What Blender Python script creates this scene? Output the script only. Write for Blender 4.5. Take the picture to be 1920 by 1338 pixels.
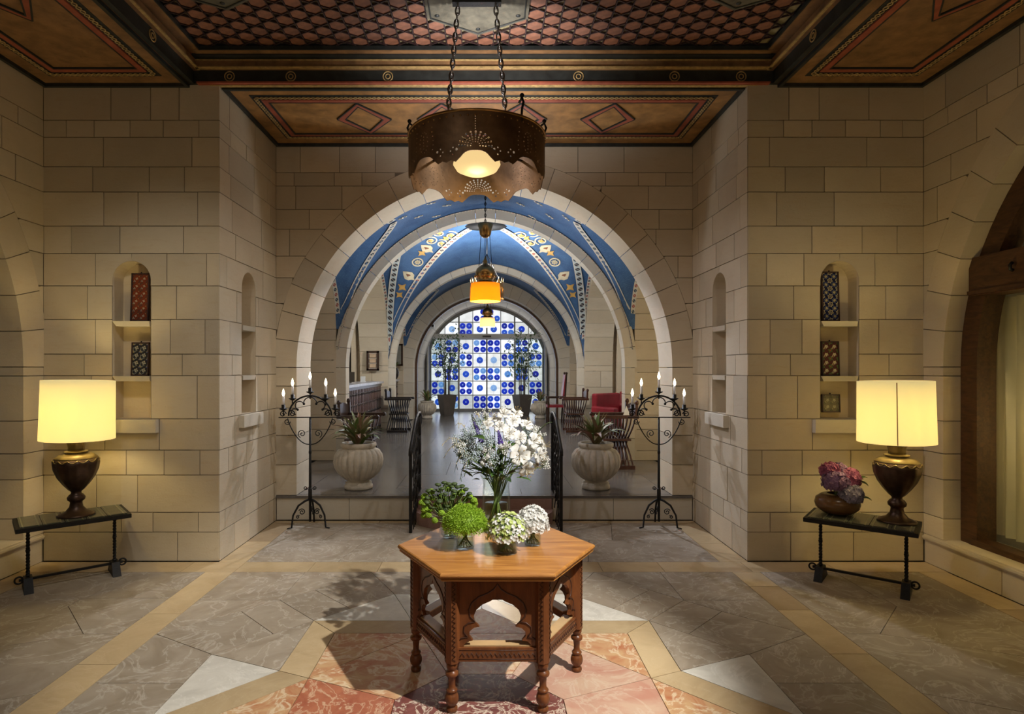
import bpy, bmesh, math, random
from mathutils import Vector, Matrix
for _o in list(bpy.data.objects): bpy.data.objects.remove(_o)
sc = bpy.context.scene
COL = sc.collection
# ---------------------------------------------------------------- camera, world, main lights, exposure
F, VX, VY, H = 1110.0, 915.0, 690.0, 1.7      # focal length in px, vanishing point, eye height
cam_d = bpy.data.cameras.new('camera'); cam = bpy.data.objects.new('camera', cam_d); COL.objects.link(cam)
cam.location = (0, 0, H); cam.rotation_euler = (math.pi/2, 0, 0)
cam_d.sensor_width = 36; cam_d.lens = 36*F/1920
cam_d.shift_x = (960-VX)/1920; cam_d.shift_y = (VY-669)/1920
cam_d.clip_start = .05
sc.camera = cam
w = bpy.data.worlds.new('world'); sc.world = w; w.use_nodes = True
w.node_tree.nodes['Background'].inputs[0].default_value = (.75, .85, 1, 1)
w.node_tree.nodes['Background'].inputs[1].default_value = .04
sc.view_settings.view_transform = 'Standard'; sc.view_settings.look = 'None'
sc.view_settings.gamma = 1; sc.view_settings.use_curve_mapping = False
sc.view_settings.exposure = 0.08
def light(name, kind, loc, power, color, radius=.05, target=None, **kw):
    d = bpy.data.lights.new(name, kind); d.energy = power; d.color = color
    if kind == 'AREA': d.size = radius
    else: d.shadow_soft_size = radius
    for k, v in kw.items(): setattr(d, k, v)
    o = bpy.data.objects.new(name, d); COL.objects.link(o); o.location = loc
    if target: o.rotation_euler = (Vector(target)-Vector(loc)).to_track_quat('-Z', 'Y').to_euler()
    return o
XC = -.04
# ceiling spot that lights the flower table
light('table_spotlight', 'SPOT', (1.95, 1.55, 3.9), 1050, (1, .95, .86), .035, (-.05, 3.3, .55), spot_size=math.radians(44), spot_blend=.6)
# ceiling spots of the lobby; those on the front walls are added, unseen fill
light('lobby_spot_and_fill', 'SPOT', (1.35, 4.85, 4.3), 150, (1, .96, .92), .06, (-2.4, 6.0, 1.0), spot_size=math.radians(56), spot_blend=1)
light('lobby_spot_and_fill', 'SPOT', (-1.9, 2.5, 4.3), 85, (1, .95, .88), .06, (-3.0, 5.3, 1.3), spot_size=math.radians(56), spot_blend=1)
light('lobby_spot_and_fill', 'SPOT', (-1.45, 4.85, 4.3), 150, (.96, .92, 1), .06, (2.35, 6.0, .9), spot_size=math.radians(56), spot_blend=1)
light('lobby_spot_and_fill', 'SPOT', (1.9, 2.5, 4.3), 42, (1, .88, .70), .06, (3.0, 5.3, 1.3), spot_size=math.radians(56), spot_blend=1)
light('lobby_spot_and_fill', 'SPOT', (-1.0, 2.2, 4.3), 45, (1, .94, .88), .08, (-1.6, 4.6, 0), spot_size=math.radians(95), spot_blend=1)
light('lobby_fill', 'POINT', (-1.2, -1.2, 2.6), 20, (1, .88, .70), .3)  # both add fill from behind the camera, no lamp known there
light('lobby_fill', 'POINT', (1.6, -1.2, 2.6), 15, (1, .84, .60), .3)
# daylight entering through the coloured glass wall at the far end
light('door_daylight', 'AREA', (XC, 19.2, 2.0), 26, (.86, .92, 1), 3.2, (XC, 10, 1.2))
# ---------------------------------------------------------------- mesh helpers
def link(o, parent=None):
    COL.objects.link(o)
    if parent: o.parent = parent
    return o
def tag(o, label, cat, group=None, kind=None):
    o['label'] = label; o['category'] = cat
    if group: o['group'] = group
    if kind: o['kind'] = kind
    return o
def struct(o, label, cat='structure'):
    return tag(o, label, cat, kind='structure')
def empty(name, loc, rz=0, label=None, cat=None, group=None):
    o = bpy.data.objects.new(name, None); COL.objects.link(o); o.location = loc; o.rotation_euler = (0, 0, rz)
    o.empty_display_size = .1
    if label: tag(o, label, cat, group)
    return o
def copy_tree(o, parent=None):
    c = o.copy(); COL.objects.link(c); c.parent = parent
    for ch in list(o.children): copy_tree(ch, c)
    return c
class G:
    def __init__(s): s.v = []; s.f = []; s.sm = []
    def add(s, vs, fs, smooth=False):
        n = len(s.v); s.v += [tuple(v) for v in vs]
        for f in fs: s.f.append(tuple(i+n for i in f)); s.sm.append(smooth)
        return s
    def box(s, c, d, rz=0, m=None):
        x, y, z = d[0]/2, d[1]/2, d[2]/2
        vs = [Vector((i*x, j*y, k*z)) for i in (-1, 1) for j in (-1, 1) for k in (-1, 1)]
        M = m if m else Matrix.Translation(c) @ Matrix.Rotation(rz, 4, 'Z')
        return s.add([M @ v for v in vs], [(0,1,3,2),(4,6,7,5),(0,4,5,1),(2,3,7,6),(0,2,6,4),(1,5,7,3)])
    def bar(s, a, b, wx, wz, up=(0, 0, 1)):
        a = Vector(a); b = Vector(b); t = (b-a); L = t.length; t.normalize()
        u = Vector(up); r = t.cross(u)
        if r.length < 1e-5: r = t.cross(Vector((1, 0, 0)))
        r.normalize(); u = r.cross(t)
        M = Matrix((r.to_4d(), t.to_4d(), u.to_4d(), (0, 0, 0, 1))).transposed(); c = (a+b)/2
        for i in range(3): M[i][3] = c[i]; 
        M[3][0] = M[3][1] = M[3][2] = 0; M[3][3] = 1
        return s.box(None, (wx, L, wz), m=M)
    def tube(s, pts, r, n=8, closed=False, flat=1):
        P = [Vector(p) for p in pts]; m = len(P)
        R = r if isinstance(r, (list, tuple)) else [r]*m
        vs = []; prev = None
        for i, p in enumerate(P):
            if closed: t = P[(i+1) % m]-P[i-1]
            else: t = P[min(i+1, m-1)]-P[max(i-1, 0)]
            if t.length < 1e-9: t = Vector((0, 0, 1))
            t.normalize()
            if prev is None:
                a = Vector((0, 0, 1)) if abs(t.z) < .9 else Vector((1, 0, 0))
                u = t.cross(a).normalized()
            else:
                u = prev-t*prev.dot(t)
                if u.length < 1e-6: u = t.cross(Vector((0, 0, 1)))
                u.normalize()
            prev = u; q = t.cross(u)
            for k in range(n):
                a = 2*math.pi*k/n
                vs.append(p+(u*math.cos(a)+q*math.sin(a)*flat)*R[i])
        fs = []
        for i in range(m if closed else m-1):
            j = (i+1) % m
            for k in range(n): fs.append((i*n+k, i*n+(k+1) % n, j*n+(k+1) % n, j*n+k))
        if not closed: fs += [tuple(range(n-1, -1, -1)), tuple(range((m-1)*n, m*n))]
        return s.add(vs, fs, True)
    def lathe(s, prof, n=32, c=(0, 0, 0), flute=None, close=True):
        vs = []
        for r, z in prof:
            for k in range(n):
                a = 2*math.pi*k/n; rr = r*(flute(a, z) if flute else 1)
                vs.append((c[0]+rr*math.cos(a), c[1]+rr*math.sin(a), c[2]+z))
        m = len(prof); fs = []
        for i in range(m-1):
            for k in range(n): fs.append((i*n+k, i*n+(k+1) % n, (i+1)*n+(k+1) % n, (i+1)*n+k))
        if close:
            if prof[0][0] > 1e-4: fs.append(tuple(range(n-1, -1, -1)))
            if prof[-1][0] > 1e-4: fs.append(tuple(range((m-1)*n, m*n)))
        return s.add(vs, fs, True)
    def prism(s, poly, fr, w0, w1, smooth=False):
        n = len(poly)
        vs = [fr(u, v, w0) for u, v in poly]+[fr(u, v, w1) for u, v in poly]
        fs = [tuple(range(n-1, -1, -1)), tuple(range(n, 2*n))]+[(i, (i+1) % n, n+(i+1) % n, n+i) for i in range(n)]
        return s.add(vs, fs, smooth)
    def ball(s, c, r, nu=10, nv=7, sc_=(1, 1, 1), bump=0, rng=None):
        vs = []; fs = []
        for j in range(nv+1):
            t = math.pi*j/nv
            for k in range(nu):
                a = 2*math.pi*k/nu; q = r*(1+(rng.uniform(-bump, bump) if bump else 0))
                vs.append((c[0]+q*sc_[0]*math.sin(t)*math.cos(a), c[1]+q*sc_[1]*math.sin(t)*math.sin(a), c[2]+q*sc_[2]*math.cos(t)))
        for j in range(nv):
            for k in range(nu): fs.append((j*nu+k, (j+1)*nu+k, (j+1)*nu+(k+1) % nu, j*nu+(k+1) % nu))
        return s.add(vs, fs, True)
    def grid(s, rows, smooth=True, closed=False):
        n = len(rows[0]); vs = [p for r in rows for p in r]; fs = []
        for i in range(len(rows)-1):
            for k in range(n if closed else n-1):
                fs.append((i*n+k, i*n+(k+1) % n, (i+1)*n+(k+1) % n, (i+1)*n+k))
        return s.add(vs, fs, smooth)
    def mesh(s, name, mat):
        me = bpy.data.meshes.new(name); me.from_pydata(s.v, [], s.f)
        me.polygons.foreach_set('use_smooth', s.sm)
        for m in (mat if isinstance(mat, (list, tuple)) else [mat]): me.materials.append(m)
        bm = bmesh.new(); bm.from_mesh(me); bmesh.ops.recalc_face_normals(bm, faces=bm.faces); bm.to_mesh(me); bm.free()
        return me
    def obj(s, name, mat, parent=None):
        return link(bpy.data.objects.new(name, s.mesh(name, mat)), parent)
def inst(name, me, parent=None, loc=(0, 0, 0), rot=(0, 0, 0), scale=None):
    o = bpy.data.objects.new(name, me); link(o, parent); o.location = loc; o.rotation_euler = rot
    if scale: o.scale = scale if isinstance(scale, (tuple, list)) else (scale,)*3
    return o
def fill2d(loops):
    """triangulate an outline with holes; returns verts, faces in 2D"""
    bm = bmesh.new(); es = []
    for lp in loops:
        vs = [bm.verts.new((u, v, 0)) for u, v in lp]
        for i in range(len(vs)): es.append(bm.edges.new((vs[i], vs[(i+1) % len(vs)])))
    bmesh.ops.triangle_fill(bm, use_beauty=True, use_dissolve=False, edges=es, normal=(0, 0, 1))
    return bm
def sheet(loops, fr, thick, name, mat, parent=None, cuts=None, smooth=False):
    """solid plate with holes; fr maps (u, v, w); cuts = u positions to bisect before bending"""
    bm = fill2d(loops)
    if cuts:
        for u in cuts:
            g = bm.verts[:]+bm.edges[:]+bm.faces[:]
            bmesh.ops.bisect_plane(bm, geom=g, plane_co=(u, 0, 0), plane_no=(1, 0, 0))
    r = bmesh.ops.extrude_face_region(bm, geom=bm.faces[:])
    top = [e for e in r['geom'] if isinstance(e, bmesh.types.BMVert)]
    tops = set(top)
    for v in bm.verts: v.co = fr(v.co.x, v.co.y, thick if v in tops else 0)
    bmesh.ops.recalc_face_normals(bm, faces=bm.faces)
    me = bpy.data.meshes.new(name); bm.to_mesh(me); bm.free(); me.materials.append(mat)
    if smooth: me.polygons.foreach_set('use_smooth', [True]*len(me.polygons))
    return link(bpy.data.objects.new(name, me), parent)
def strip(name, L, R, mat, parent=None, rep=1.0):
    """ribbon between two polylines, UV u along the length in metres*rep, v across"""
    n = len(L); me = bpy.data.meshes.new(name)
    me.from_pydata([tuple(p) for p in L]+[tuple(p) for p in R], [], [(i, i+1, n+i+1, n+i) for i in range(n-1)])
    d = [0]
    for i in range(1, n): d.append(d[-1]+(Vector(L[i])-Vector(L[i-1])).length)
    uv = me.uv_layers.new(name='UVMap')
    for p in me.polygons:
        for li in p.loop_indices:
            vi = me.loops[li].vertex_index
            uv.data[li].uv = (d[vi % n]*rep, 0 if vi < n else 1)
    me.materials.append(mat); me.polygons.foreach_set('use_smooth', [True]*len(me.polygons))
    return link(bpy.data.objects.new(name, me), parent)
def px(x, y, D): return Vector(((x-VX)*D/F, D, H+(VY-y)*D/F))
def fl(x, y, z=0):
    D = F*(H-z)/(y-VY); return ((x-VX)*D/F, D)
def arc(cx, cz, r, a0, a1, n): return [(cx+r*math.cos(a0+(a1-a0)*i/n), cz+r*math.sin(a0+(a1-a0)*i/n)) for i in range(n+1)]
def spiral(c, r0, r1, a0, turns, n=28):
    return [(c[0]+(r0+(r1-r0)*i/n)*math.cos(a0+turns*2*math.pi*i/n), c[1]+(r0+(r1-r0)*i/n)*math.sin(a0+turns*2*math.pi*i/n)) for i in range(n+1)]
# ---------------------------------------------------------------- materials
def nmat(name):
    m = bpy.data.materials.new(name); m.use_nodes = True
    nt = m.node_tree; return m, nt, nt.nodes['Principled BSDF']
def N(nt, t, **kw):
    n = nt.nodes.new(t)
    for k, v in kw.items():
        if isinstance(k, str) and k.startswith('i_'): n.inputs[k[2:].replace('_', ' ')].default_value = v
        else: setattr(n, k, v)
    return n
def c4(c): return (c[0], c[1], c[2], 1)
def ramp(nt, fac, stops):
    r = N(nt, 'ShaderNodeValToRGB'); nt.links.new(fac, r.inputs[0]); e = r.color_ramp.elements
    while len(e) < len(stops): e.new(.5)
    for el, (p, c) in zip(e, stops): el.position = p; el.color = c4(c)
    return r.outputs[0]
def mixc(nt, fac, a, b, mode='MIX'):
    n = N(nt, 'ShaderNodeMix', data_type='RGBA', blend_type=mode)
    for i, s in ((0, fac), (6, a), (7, b)):
        if hasattr(s, 'is_output'): nt.links.new(s, n.inputs[i])
        else: n.inputs[i].default_value = s if i == 0 else c4(s)
    return n.outputs[2]
def bump(nt, b, h, st, dist=.01):
    n = N(nt, 'ShaderNodeBump'); n.inputs['Strength'].default_value = st; n.inputs['Distance'].default_value = dist
    nt.links.new(h, n.inputs['Height']); nt.links.new(n.outputs[0], b.inputs['Normal'])
def coord(nt, sx=1, sy=1, sz=1, which='Object'):
    t = N(nt, 'ShaderNodeTexCoord'); m = N(nt, 'ShaderNodeMapping'); m.inputs['Scale'].default_value = (sx, sy, sz)
    nt.links.new(t.outputs[which], m.inputs[0]); return m.outputs[0]
def noise(nt, vec, scale, detail=4, dist=0, rough=.55):
    n = N(nt, 'ShaderNodeTexNoise'); n.inputs['Scale'].default_value = scale; n.inputs['Detail'].default_value = detail
    n.inputs['Distortion'].default_value = dist; n.inputs['Roughness'].default_value = rough
    nt.links.new(vec, n.inputs['Vector']); return n.outputs['Fac']
def plain(name, c, rough=.6, metal=0, var=.15, scale=6, bmp=0, bscale=40, rnd=0, stretch=(1, 1, 1), coat=0, hue=None):
    m, nt, b = nmat(name); v = coord(nt, *stretch)
    f = noise(nt, v, scale, 5, .3)
    d = [x*(1-var) for x in c]; l = [min(1, x*(1+var)) for x in c]
    col = ramp(nt, f, [(.3, d), (.7, l)])
    if rnd:
        oi = N(nt, 'ShaderNodeObjectInfo')
        col2 = ramp(nt, oi.outputs['Random'], [(0, [1-rnd]*3), (.5, (1-rnd*.3, 1-rnd*.5, 1-rnd*.8)), (1, (1, 1, 1))])
        col = mixc(nt, 1.0, col, col2, 'MULTIPLY')
    nt.links.new(col, b.inputs['Base Color']); b.inputs['Roughness'].default_value = rough; b.inputs['Metallic'].default_value = metal
    if coat: b.inputs['Coat Weight'].default_value = coat; b.inputs['Coat Roughness'].default_value = .15
    if bmp: bump(nt, b, noise(nt, v, bscale, 5), bmp)
    return m
def emit(name, c, s, k=1):
    m, nt, b = nmat(name); b.inputs['Base Color'].default_value = c4([x*k for x in c]); b.inputs['Emission Color'].default_value = c4(c); b.inputs['Emission Strength'].default_value = s
    return m
def stone_mat(name, base, tint, rnd=.22):
    m, nt, b = nmat(name); v = coord(nt); oi = N(nt, 'ShaderNodeObjectInfo')
    add = N(nt, 'ShaderNodeVectorMath', operation='ADD'); mul = N(nt, 'ShaderNodeVectorMath', operation='SCALE')
    cmb = N(nt, 'ShaderNodeCombineXYZ')
    for i in range(3): nt.links.new(oi.outputs['Random'], cmb.inputs[i])
    nt.links.new(cmb.outputs[0], mul.inputs[0]); mul.inputs['Scale'].default_value = 17; nt.links.new(v, add.inputs[0]); nt.links.new(mul.outputs[0], add.inputs[1])
    v2 = add.outputs[0]
    st = N(nt, 'ShaderNodeMapping'); st.inputs['Scale'].default_value = (1, 1, 5); nt.links.new(v2, st.inputs[0])
    f1 = noise(nt, v2, 2.2, 5, .6); f2 = noise(nt, st.outputs[0], 5, 6, 1.2); f3 = noise(nt, v2, 24, 3)
    c = ramp(nt, f1, [(.3, [x*.88 for x in base]), (.72, base)])
    c = mixc(nt, ramp(nt, f2, [(.52, (0, 0, 0)), (.75, (.38, .38, .38))]), c, tint)
    c = mixc(nt, ramp(nt, f3, [(.66, (0, 0, 0)), (.8, (.3, .3, .3))]), c, [x*.55 for x in base])
    rc = ramp(nt, oi.outputs['Random'], [(0, [1-rnd]*3), (.35, (1, .97, .92)), (.65, (1-rnd*.55, 1-rnd*.6, 1-rnd*.75)), (1, (1, 1, 1))])
    c = mixc(nt, 1.0, c, rc, 'MULTIPLY')
    nt.links.new(c, b.inputs['Base Color']); b.inputs['Roughness'].default_value = .75
    bump(nt, b, noise(nt, v2, 60, 6), .25, .006)
    return m
STONE = stone_mat('limestone', (.66, .575, .44), (.56, .43, .27))
STONE2 = stone_mat('pale_limestone', (.68, .63, .53), (.60, .50, .36), .16)
MORTAR = plain('mortar', (.22, .18, .13), .9, var=.2, scale=12)
def marble(name, base, dark, vein, vs=2.0, rough=.22, rnd=.15, vw=.06, amount=.8):
    m, nt, b = nmat(name); v = coord(nt); oi = N(nt, 'ShaderNodeObjectInfo')
    add = N(nt, 'ShaderNodeVectorMath', operation='ADD'); mul = N(nt, 'ShaderNodeVectorMath', operation='SCALE'); cmb = N(nt, 'ShaderNodeCombineXYZ')
    for i in range(3): nt.links.new(oi.outputs['Random'], cmb.inputs[i])
    nt.links.new(cmb.outputs[0], mul.inputs[0]); mul.inputs['Scale'].default_value = 31
    nt.links.new(v, add.inputs[0]); nt.links.new(mul.outputs[0], add.inputs[1]); v2 = add.outputs[0]
    c = ramp(nt, noise(nt, v2, vs*1.3, 8, 1.2, .62), [(.32, dark), (.62, base)])
    f = noise(nt, v2, vs, 5, 2.2, .6)
    vm = ramp(nt, f, [(.5-vw, (0, 0, 0)), (.5, (amount,)*3), (.5+vw, (0, 0, 0))])
    c = mixc(nt, vm, c, vein)
    c = mixc(nt, 1.0, c, ramp(nt, oi.outputs['Random'], [(0, [1-rnd]*3), (1, (1, 1, 1))]), 'MULTIPLY')
    nt.links.new(c, b.inputs['Base Color']); b.inputs['Roughness'].default_value = rough; b.inputs['Specular IOR Level'].default_value = .5 if 'passage' in name else .14
    return m
M_GREY = marble('grey_marble', (.42, .36, .285), (.30, .245, .18), (.60, .55, .48), 2.2, .46, .18, .025, .6)
M_WHITE = marble('white_marble', (.66, .64, .58), (.52, .50, .45), (.75, .73, .68), 3, .46, .06, .02, .5)
M_CREAM = marble('cream_stone', (.56, .43, .255), (.47, .35, .20), (.62, .50, .33), 2.5, .3, .2, .02, .3)
M_TAN = marble('tan_stone', (.42, .31, .185), (.36, .26, .15), (.48, .36, .22), 2.5, .3, .1, .02, .3)
M_ORANGE = marble('orange_marble', (.56, .36, .19), (.42, .14, .065), (.72, .60, .42), 4, .46, .15, .05, .8)
M_RED = marble('red_marble', (.46, .17, .09), (.32, .09, .05), (.66, .46, .30), 3.5, .46, .1, .03, .8)
M_PINK = marble('pink_marble', (.58, .40, .29), (.50, .25, .18), (.66, .54, .42), 2.5, .46, .1, .03, .5)
M_BRECCIA = marble('dark_red_breccia', (.22, .075, .06), (.13, .04, .035), (.70, .60, .48), 6, .46, .05, .035, .9)
M_PASS = marble('passage_stone', (.17, .155, .14), (.12, .105, .095), (.22, .20, .18), 1.5, .2, .2, .03, .4)
M_PSTEP = marble('pink_step_stone', (.42, .27, .23), (.34, .21, .18), (.5, .36, .32), 2, .35, .1, .02, .3)
def wood(name, a, b_, scale=3, rough=.35, st=(1, 12, 12), coat=.2, var=True):
    m, nt, b = nmat(name); v = coord(nt, *st)
    f = noise(nt, v, scale, 6, 1.5)
    nt.links.new(ramp(nt, f, [(.3, a), (.7, b_)]), b.inputs['Base Color'])
    b.inputs['Roughness'].default_value = rough; b.inputs['Coat Weight'].default_value = coat; b.inputs['Coat Roughness'].default_value = .2; b.inputs['Specular IOR Level'].default_value = .35
    bump(nt, b, f, .08, .004); return m
W_TOP = wood('honey_wood', (.26, .10, .022), (.46, .21, .05), 2.2, .48, coat=.04)
W_TABLE = wood('red_brown_wood', (.085, .026, .009), (.19, .064, .02), 3, .34, (6, 6, 1.2))
W_CARVE = plain('dark_carving', (.05, .017, .008), .5)
W_DARK = wood('dark_walnut', (.022, .010, .006), (.05, .022, .012), 3, .35, (8, 8, 1))
W_FRAME = wood('oak_frame', (.04, .017, .008), (.095, .042, .017), 3, .45, (8, 2, 8), .1)
W_BLACK = plain('black_wood', (.015, .012, .012), .3)
P_OCHRE = plain('ochre_painted_wood', (.36, .185, .055), .5, var=.35, scale=7, coat=.15)
P_BROWN = plain('brown_painted_wood', (.27, .145, .06), .55, var=.35, scale=9)
P_DARK = plain('dark_painted_wood', (.045, .022, .020), .5, var=.4, scale=8)
P_RED = plain('red_paint', (.34, .085, .045), .5, var=.25, scale=10)
P_BLACK = plain('black_green_paint', (.022, .026, .024), .5, var=.4, scale=12)
P_GOLD = plain('gold_paint', (.48, .33, .13), .45, var=.3, scale=30)
P_HEX = plain('terracotta_hexagon', (.28, .125, .075), .5, var=.35, scale=14, rnd=.3)
P_TRI = plain('olive_triangle', (.30, .25, .13), .6, var=.3, scale=20)
P_PLAQ = plain('grey_green_plaque', (.12, .11, .075), .6, var=.4, scale=12, bmp=.4)
IRON = plain('wrought_iron', (.012, .0115, .0115), .5, .4, .3, 30, bmp=.3, bscale=90)
BRASS = plain('aged_brass', (.21, .125, .065), .48, .8, .5, 5, bmp=.12, bscale=30)
BRASS2 = plain('bright_brass', (.45, .26, .09), .28, 1, .3, 12)
BRONZE = plain('dark_bronze', (.065, .038, .026), .38, .7, .35, 14)
GOLDB = plain('gilded_bronze', (.17, .125, .055), .42, .7, .3, 14)
STEEL = plain('chain_steel', (.26, .24, .22), .32, .9, .3, 20)
CREAMW = plain('white_frame_paint', (.75, .76, .75), .4, var=.04)
PLASTER = plain('grey_plaster', (.50, .50, .46), .8, var=.06)
LEAF = plain('leaf_green', (.055, .13, .022), .5, var=.4, scale=9, rnd=.3)
LEAFD = plain('dark_leaf', (.04, .085, .022), .5, var=.4, scale=9, rnd=.3)
STEM = plain('stem_green', (.14, .22, .05), .5)
def leafy(name, a, b_, c):
    m, nt, b = nmat(name); v = coord(nt); oi = N(nt, 'ShaderNodeObjectInfo')
    col = ramp(nt, oi.outputs['Random'], [(0, a), (.5, b_), (1, c)])
    col = mixc(nt, noise(nt, v, 18, 3), [x*.5 for x in a], col)
    nt.links.new(col, b.inputs['Base Color']); b.inputs['Roughness'].default_value = .45; return m
CORDY = leafy('cordyline_leaf', (.16, .26, .06), (.40, .36, .20), (.46, .16, .17))
def petal(name, c, tr=.3, rough=.6):
    m, nt, b = nmat(name); b.inputs['Roughness'].default_value = rough
    t = N(nt, 'ShaderNodeBsdfTranslucent'); cc = ramp(nt, noise(nt, coord(nt), 42, 3, .5), [(.34, [x*.72 for x in c]), (.62, [min(1, x*1.08) for x in c])]); nt.links.new(cc, b.inputs['Base Color']); nt.links.new(cc, t.inputs[0])
    mx = N(nt, 'ShaderNodeMixShader'); mx.inputs[0].default_value = tr; out = nt.nodes['Material Output']
    nt.links.new(b.outputs[0], mx.inputs[1]); nt.links.new(t.outputs[0], mx.inputs[2]); nt.links.new(mx.outputs[0], out.inputs[0])
    return m
PET_W = petal('white_petal', (.82, .82, .80)); PET_G = petal('lime_petal', (.30, .48, .03)); PET_LG = petal('pale_lime_petal', (.52, .62, .20))
PET_P = petal('purple_petal', (.12, .06, .42)); PET_BL = petal('pale_blue_petal', (.55, .64, .68)); PET_CR = petal('cream_sprig', (.66, .58, .36))
PET_H1 = petal('mauve_petal', (.34, .20, .36)); PET_H2 = petal('pink_petal', (.42, .12, .24)); PET_H3 = petal('grey_lilac_petal', (.40, .36, .46))
ANTHER = plain('anther', (.30, .22, .07), .7)
def glassm(name, c=(1, 1, 1), rough=0, ior=1.45):
    m, nt, b = nmat(name); b.inputs['Base Color'].default_value = c4(c); b.inputs['Roughness'].default_value = rough
    b.inputs['Transmission Weight'].default_value = 1; b.inputs['IOR'].default_value = ior; return m
def thin_glass(name, tint=(1, 1, 1), refl=.12):
    m, nt, b = nmat(name); nt.nodes.remove(b)
    t = N(nt, 'ShaderNodeBsdfTransparent'); t.inputs[0].default_value = c4(tint); g = N(nt, 'ShaderNodeBsdfGlossy'); g.inputs['Roughness'].default_value = .03
    lw = N(nt, 'ShaderNodeLayerWeight'); pw = N(nt, 'ShaderNodeMath', operation='POWER'); pw.inputs[1].default_value = 3.5; nt.links.new(lw.outputs['Facing'], pw.inputs[0])
    ad = N(nt, 'ShaderNodeMath', operation='MULTIPLY_ADD'); ad.inputs[1].default_value = .35; ad.inputs[2].default_value = refl*.25
    nt.links.new(pw.outputs[0], ad.inputs[0])
    mx = N(nt, 'ShaderNodeMixShader'); nt.links.new(ad.outputs[0], mx.inputs[0]); nt.links.new(t.outputs[0], mx.inputs[1]); nt.links.new(g.outputs[0], mx.inputs[2])
    nt.links.new(mx.outputs[0], nt.nodes['Material Output'].inputs[0]); return m
GLASS = thin_glass('clear_glass', (.93, .96, .95)); WATER = thin_glass('vase_water', (.86, .90, .78), .3)
def shade_mat(name, c, em, tr=.55):
    m, nt, b = nmat(name); b.inputs['Base Color'].default_value = c4(c); b.inputs['Roughness'].default_value = .8
    b.inputs['Emission Color'].default_value = c4(c); b.inputs['Emission Strength'].default_value = em
    t = N(nt, 'ShaderNodeBsdfTranslucent'); t.inputs[0].default_value = c4(c)
    mx = N(nt, 'ShaderNodeMixShader'); mx.inputs[0].default_value = tr; out = nt.nodes['Material Output']
    nt.links.new(b.outputs[0], mx.inputs[1]); nt.links.new(t.outputs[0], mx.inputs[2]); nt.links.new(mx.outputs[0], out.inputs[0]); return m
CURTAIN = shade_mat('sheer_curtain', (.76, .71, .54), 0, .5)
SHADE = shade_mat('lamp_shade_fabric', (.99, .90, .55), .58, .6)
ORANGE_SH = shade_mat('orange_glass_shade', (.95, .36, .01), .75, .4)
CREAM_SH = shade_mat('cream_shade', (.80, .62, .36), .55, .4)
URN = plain('weathered_urn_stone', (.50, .45, .37), .85, var=.28, scale=7, bmp=.35, bscale=60)
SOIL = plain('soil', (.03, .02, .015), .95)
PLANTER = plain('brown_grey_planter', (.105, .092, .082), .4, var=.1)
REDL = plain('red_leather', (.26, .018, .028), .35, var=.25, scale=4)
def blue_mat():
    m, nt, b = nmat('blue_vault_paint'); v = coord(nt)
    c = ramp(nt, noise(nt, v, 3, 6, .5), [(.3, (.030, .085, .215)), (.7, (.055, .14, .31))])
    c = mixc(nt, ramp(nt, noise(nt, v, 55, 4), [(.5, (0, 0, 0)), (.72, (.35,)*3)]), c, (.14, .27, .45))
    nt.links.new(c, b.inputs['Base Color']); b.inputs['Roughness'].default_value = .75
    bump(nt, b, noise(nt, v, 70, 4), .3, .006); return m
BLUE = blue_mat()
def mosaic(name, ground, d1, d2, edge=(.62, .60, .52), edgew=.14, dot=.30):
    """painted border on a UV ribbon: light edges and two colours of dots"""
    m, nt, b = nmat(name); t = N(nt, 'ShaderNodeTexCoord'); sp = N(nt, 'ShaderNodeSeparateXYZ'); nt.links.new(t.outputs['UV'], sp.inputs[0])
    def mth(op, a, b2=None):
        n = N(nt, 'ShaderNodeMath', operation=op)
        for i, s in enumerate((a, b2)):
            if s is None: continue
            if hasattr(s, 'is_output'): nt.links.new(s, n.inputs[i])
            else: n.inputs[i].default_value = s
        return n.outputs[0]
    u, v = sp.outputs[0], sp.outputs[1]
    fu = mth('SUBTRACT', mth('FRACT', u), .5); fv = mth('SUBTRACT', v, .5)
    r = mth('SQRT', mth('ADD', mth('MULTIPLY', fu, fu), mth('MULTIPLY', fv, fv)))
    isdot = mth('LESS_THAN', r, dot); odd = mth('GREATER_THAN', mth('FRACT', mth('MULTIPLY', u, .5)), .5)
    ise = mth('GREATER_THAN', mth('ABSOLUTE', fv), .5-edgew)
    wave = mth('LESS_THAN', mth('ABSOLUTE', mth('SUBTRACT', fv, mth('MULTIPLY', mth('SINE', mth('MULTIPLY', u, 6.283)), .22))), .06)
    c = mixc(nt, odd, d1, d2); c = mixc(nt, isdot, ground, c); c = mixc(nt, mth('MULTIPLY', wave, .7), c, edge); c = mixc(nt, ise, c, edge)
    nt.links.new(c, b.inputs['Base Color']); b.inputs['Roughness'].default_value = .7; return m
MOS_DOT = mosaic('dotted_mosaic_border', (.55, .52, .44), (.03, .05, .06), (.09, .13, .20))
MOS_RED = mosaic('red_mosaic_border', (.60, .54, .44), (.36, .05, .03), (.04, .03, .05), dot=.27)
MOS_BW = mosaic('trefoil_mosaic_border', (.44, .52, .55), (.02, .02, .03), (.03, .025, .035), dot=.33)
MOS_SQ = mosaic('square_mosaic_border', (.58, .55, .48), (.04, .07, .10), (.34, .10, .08), dot=.34)
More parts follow.
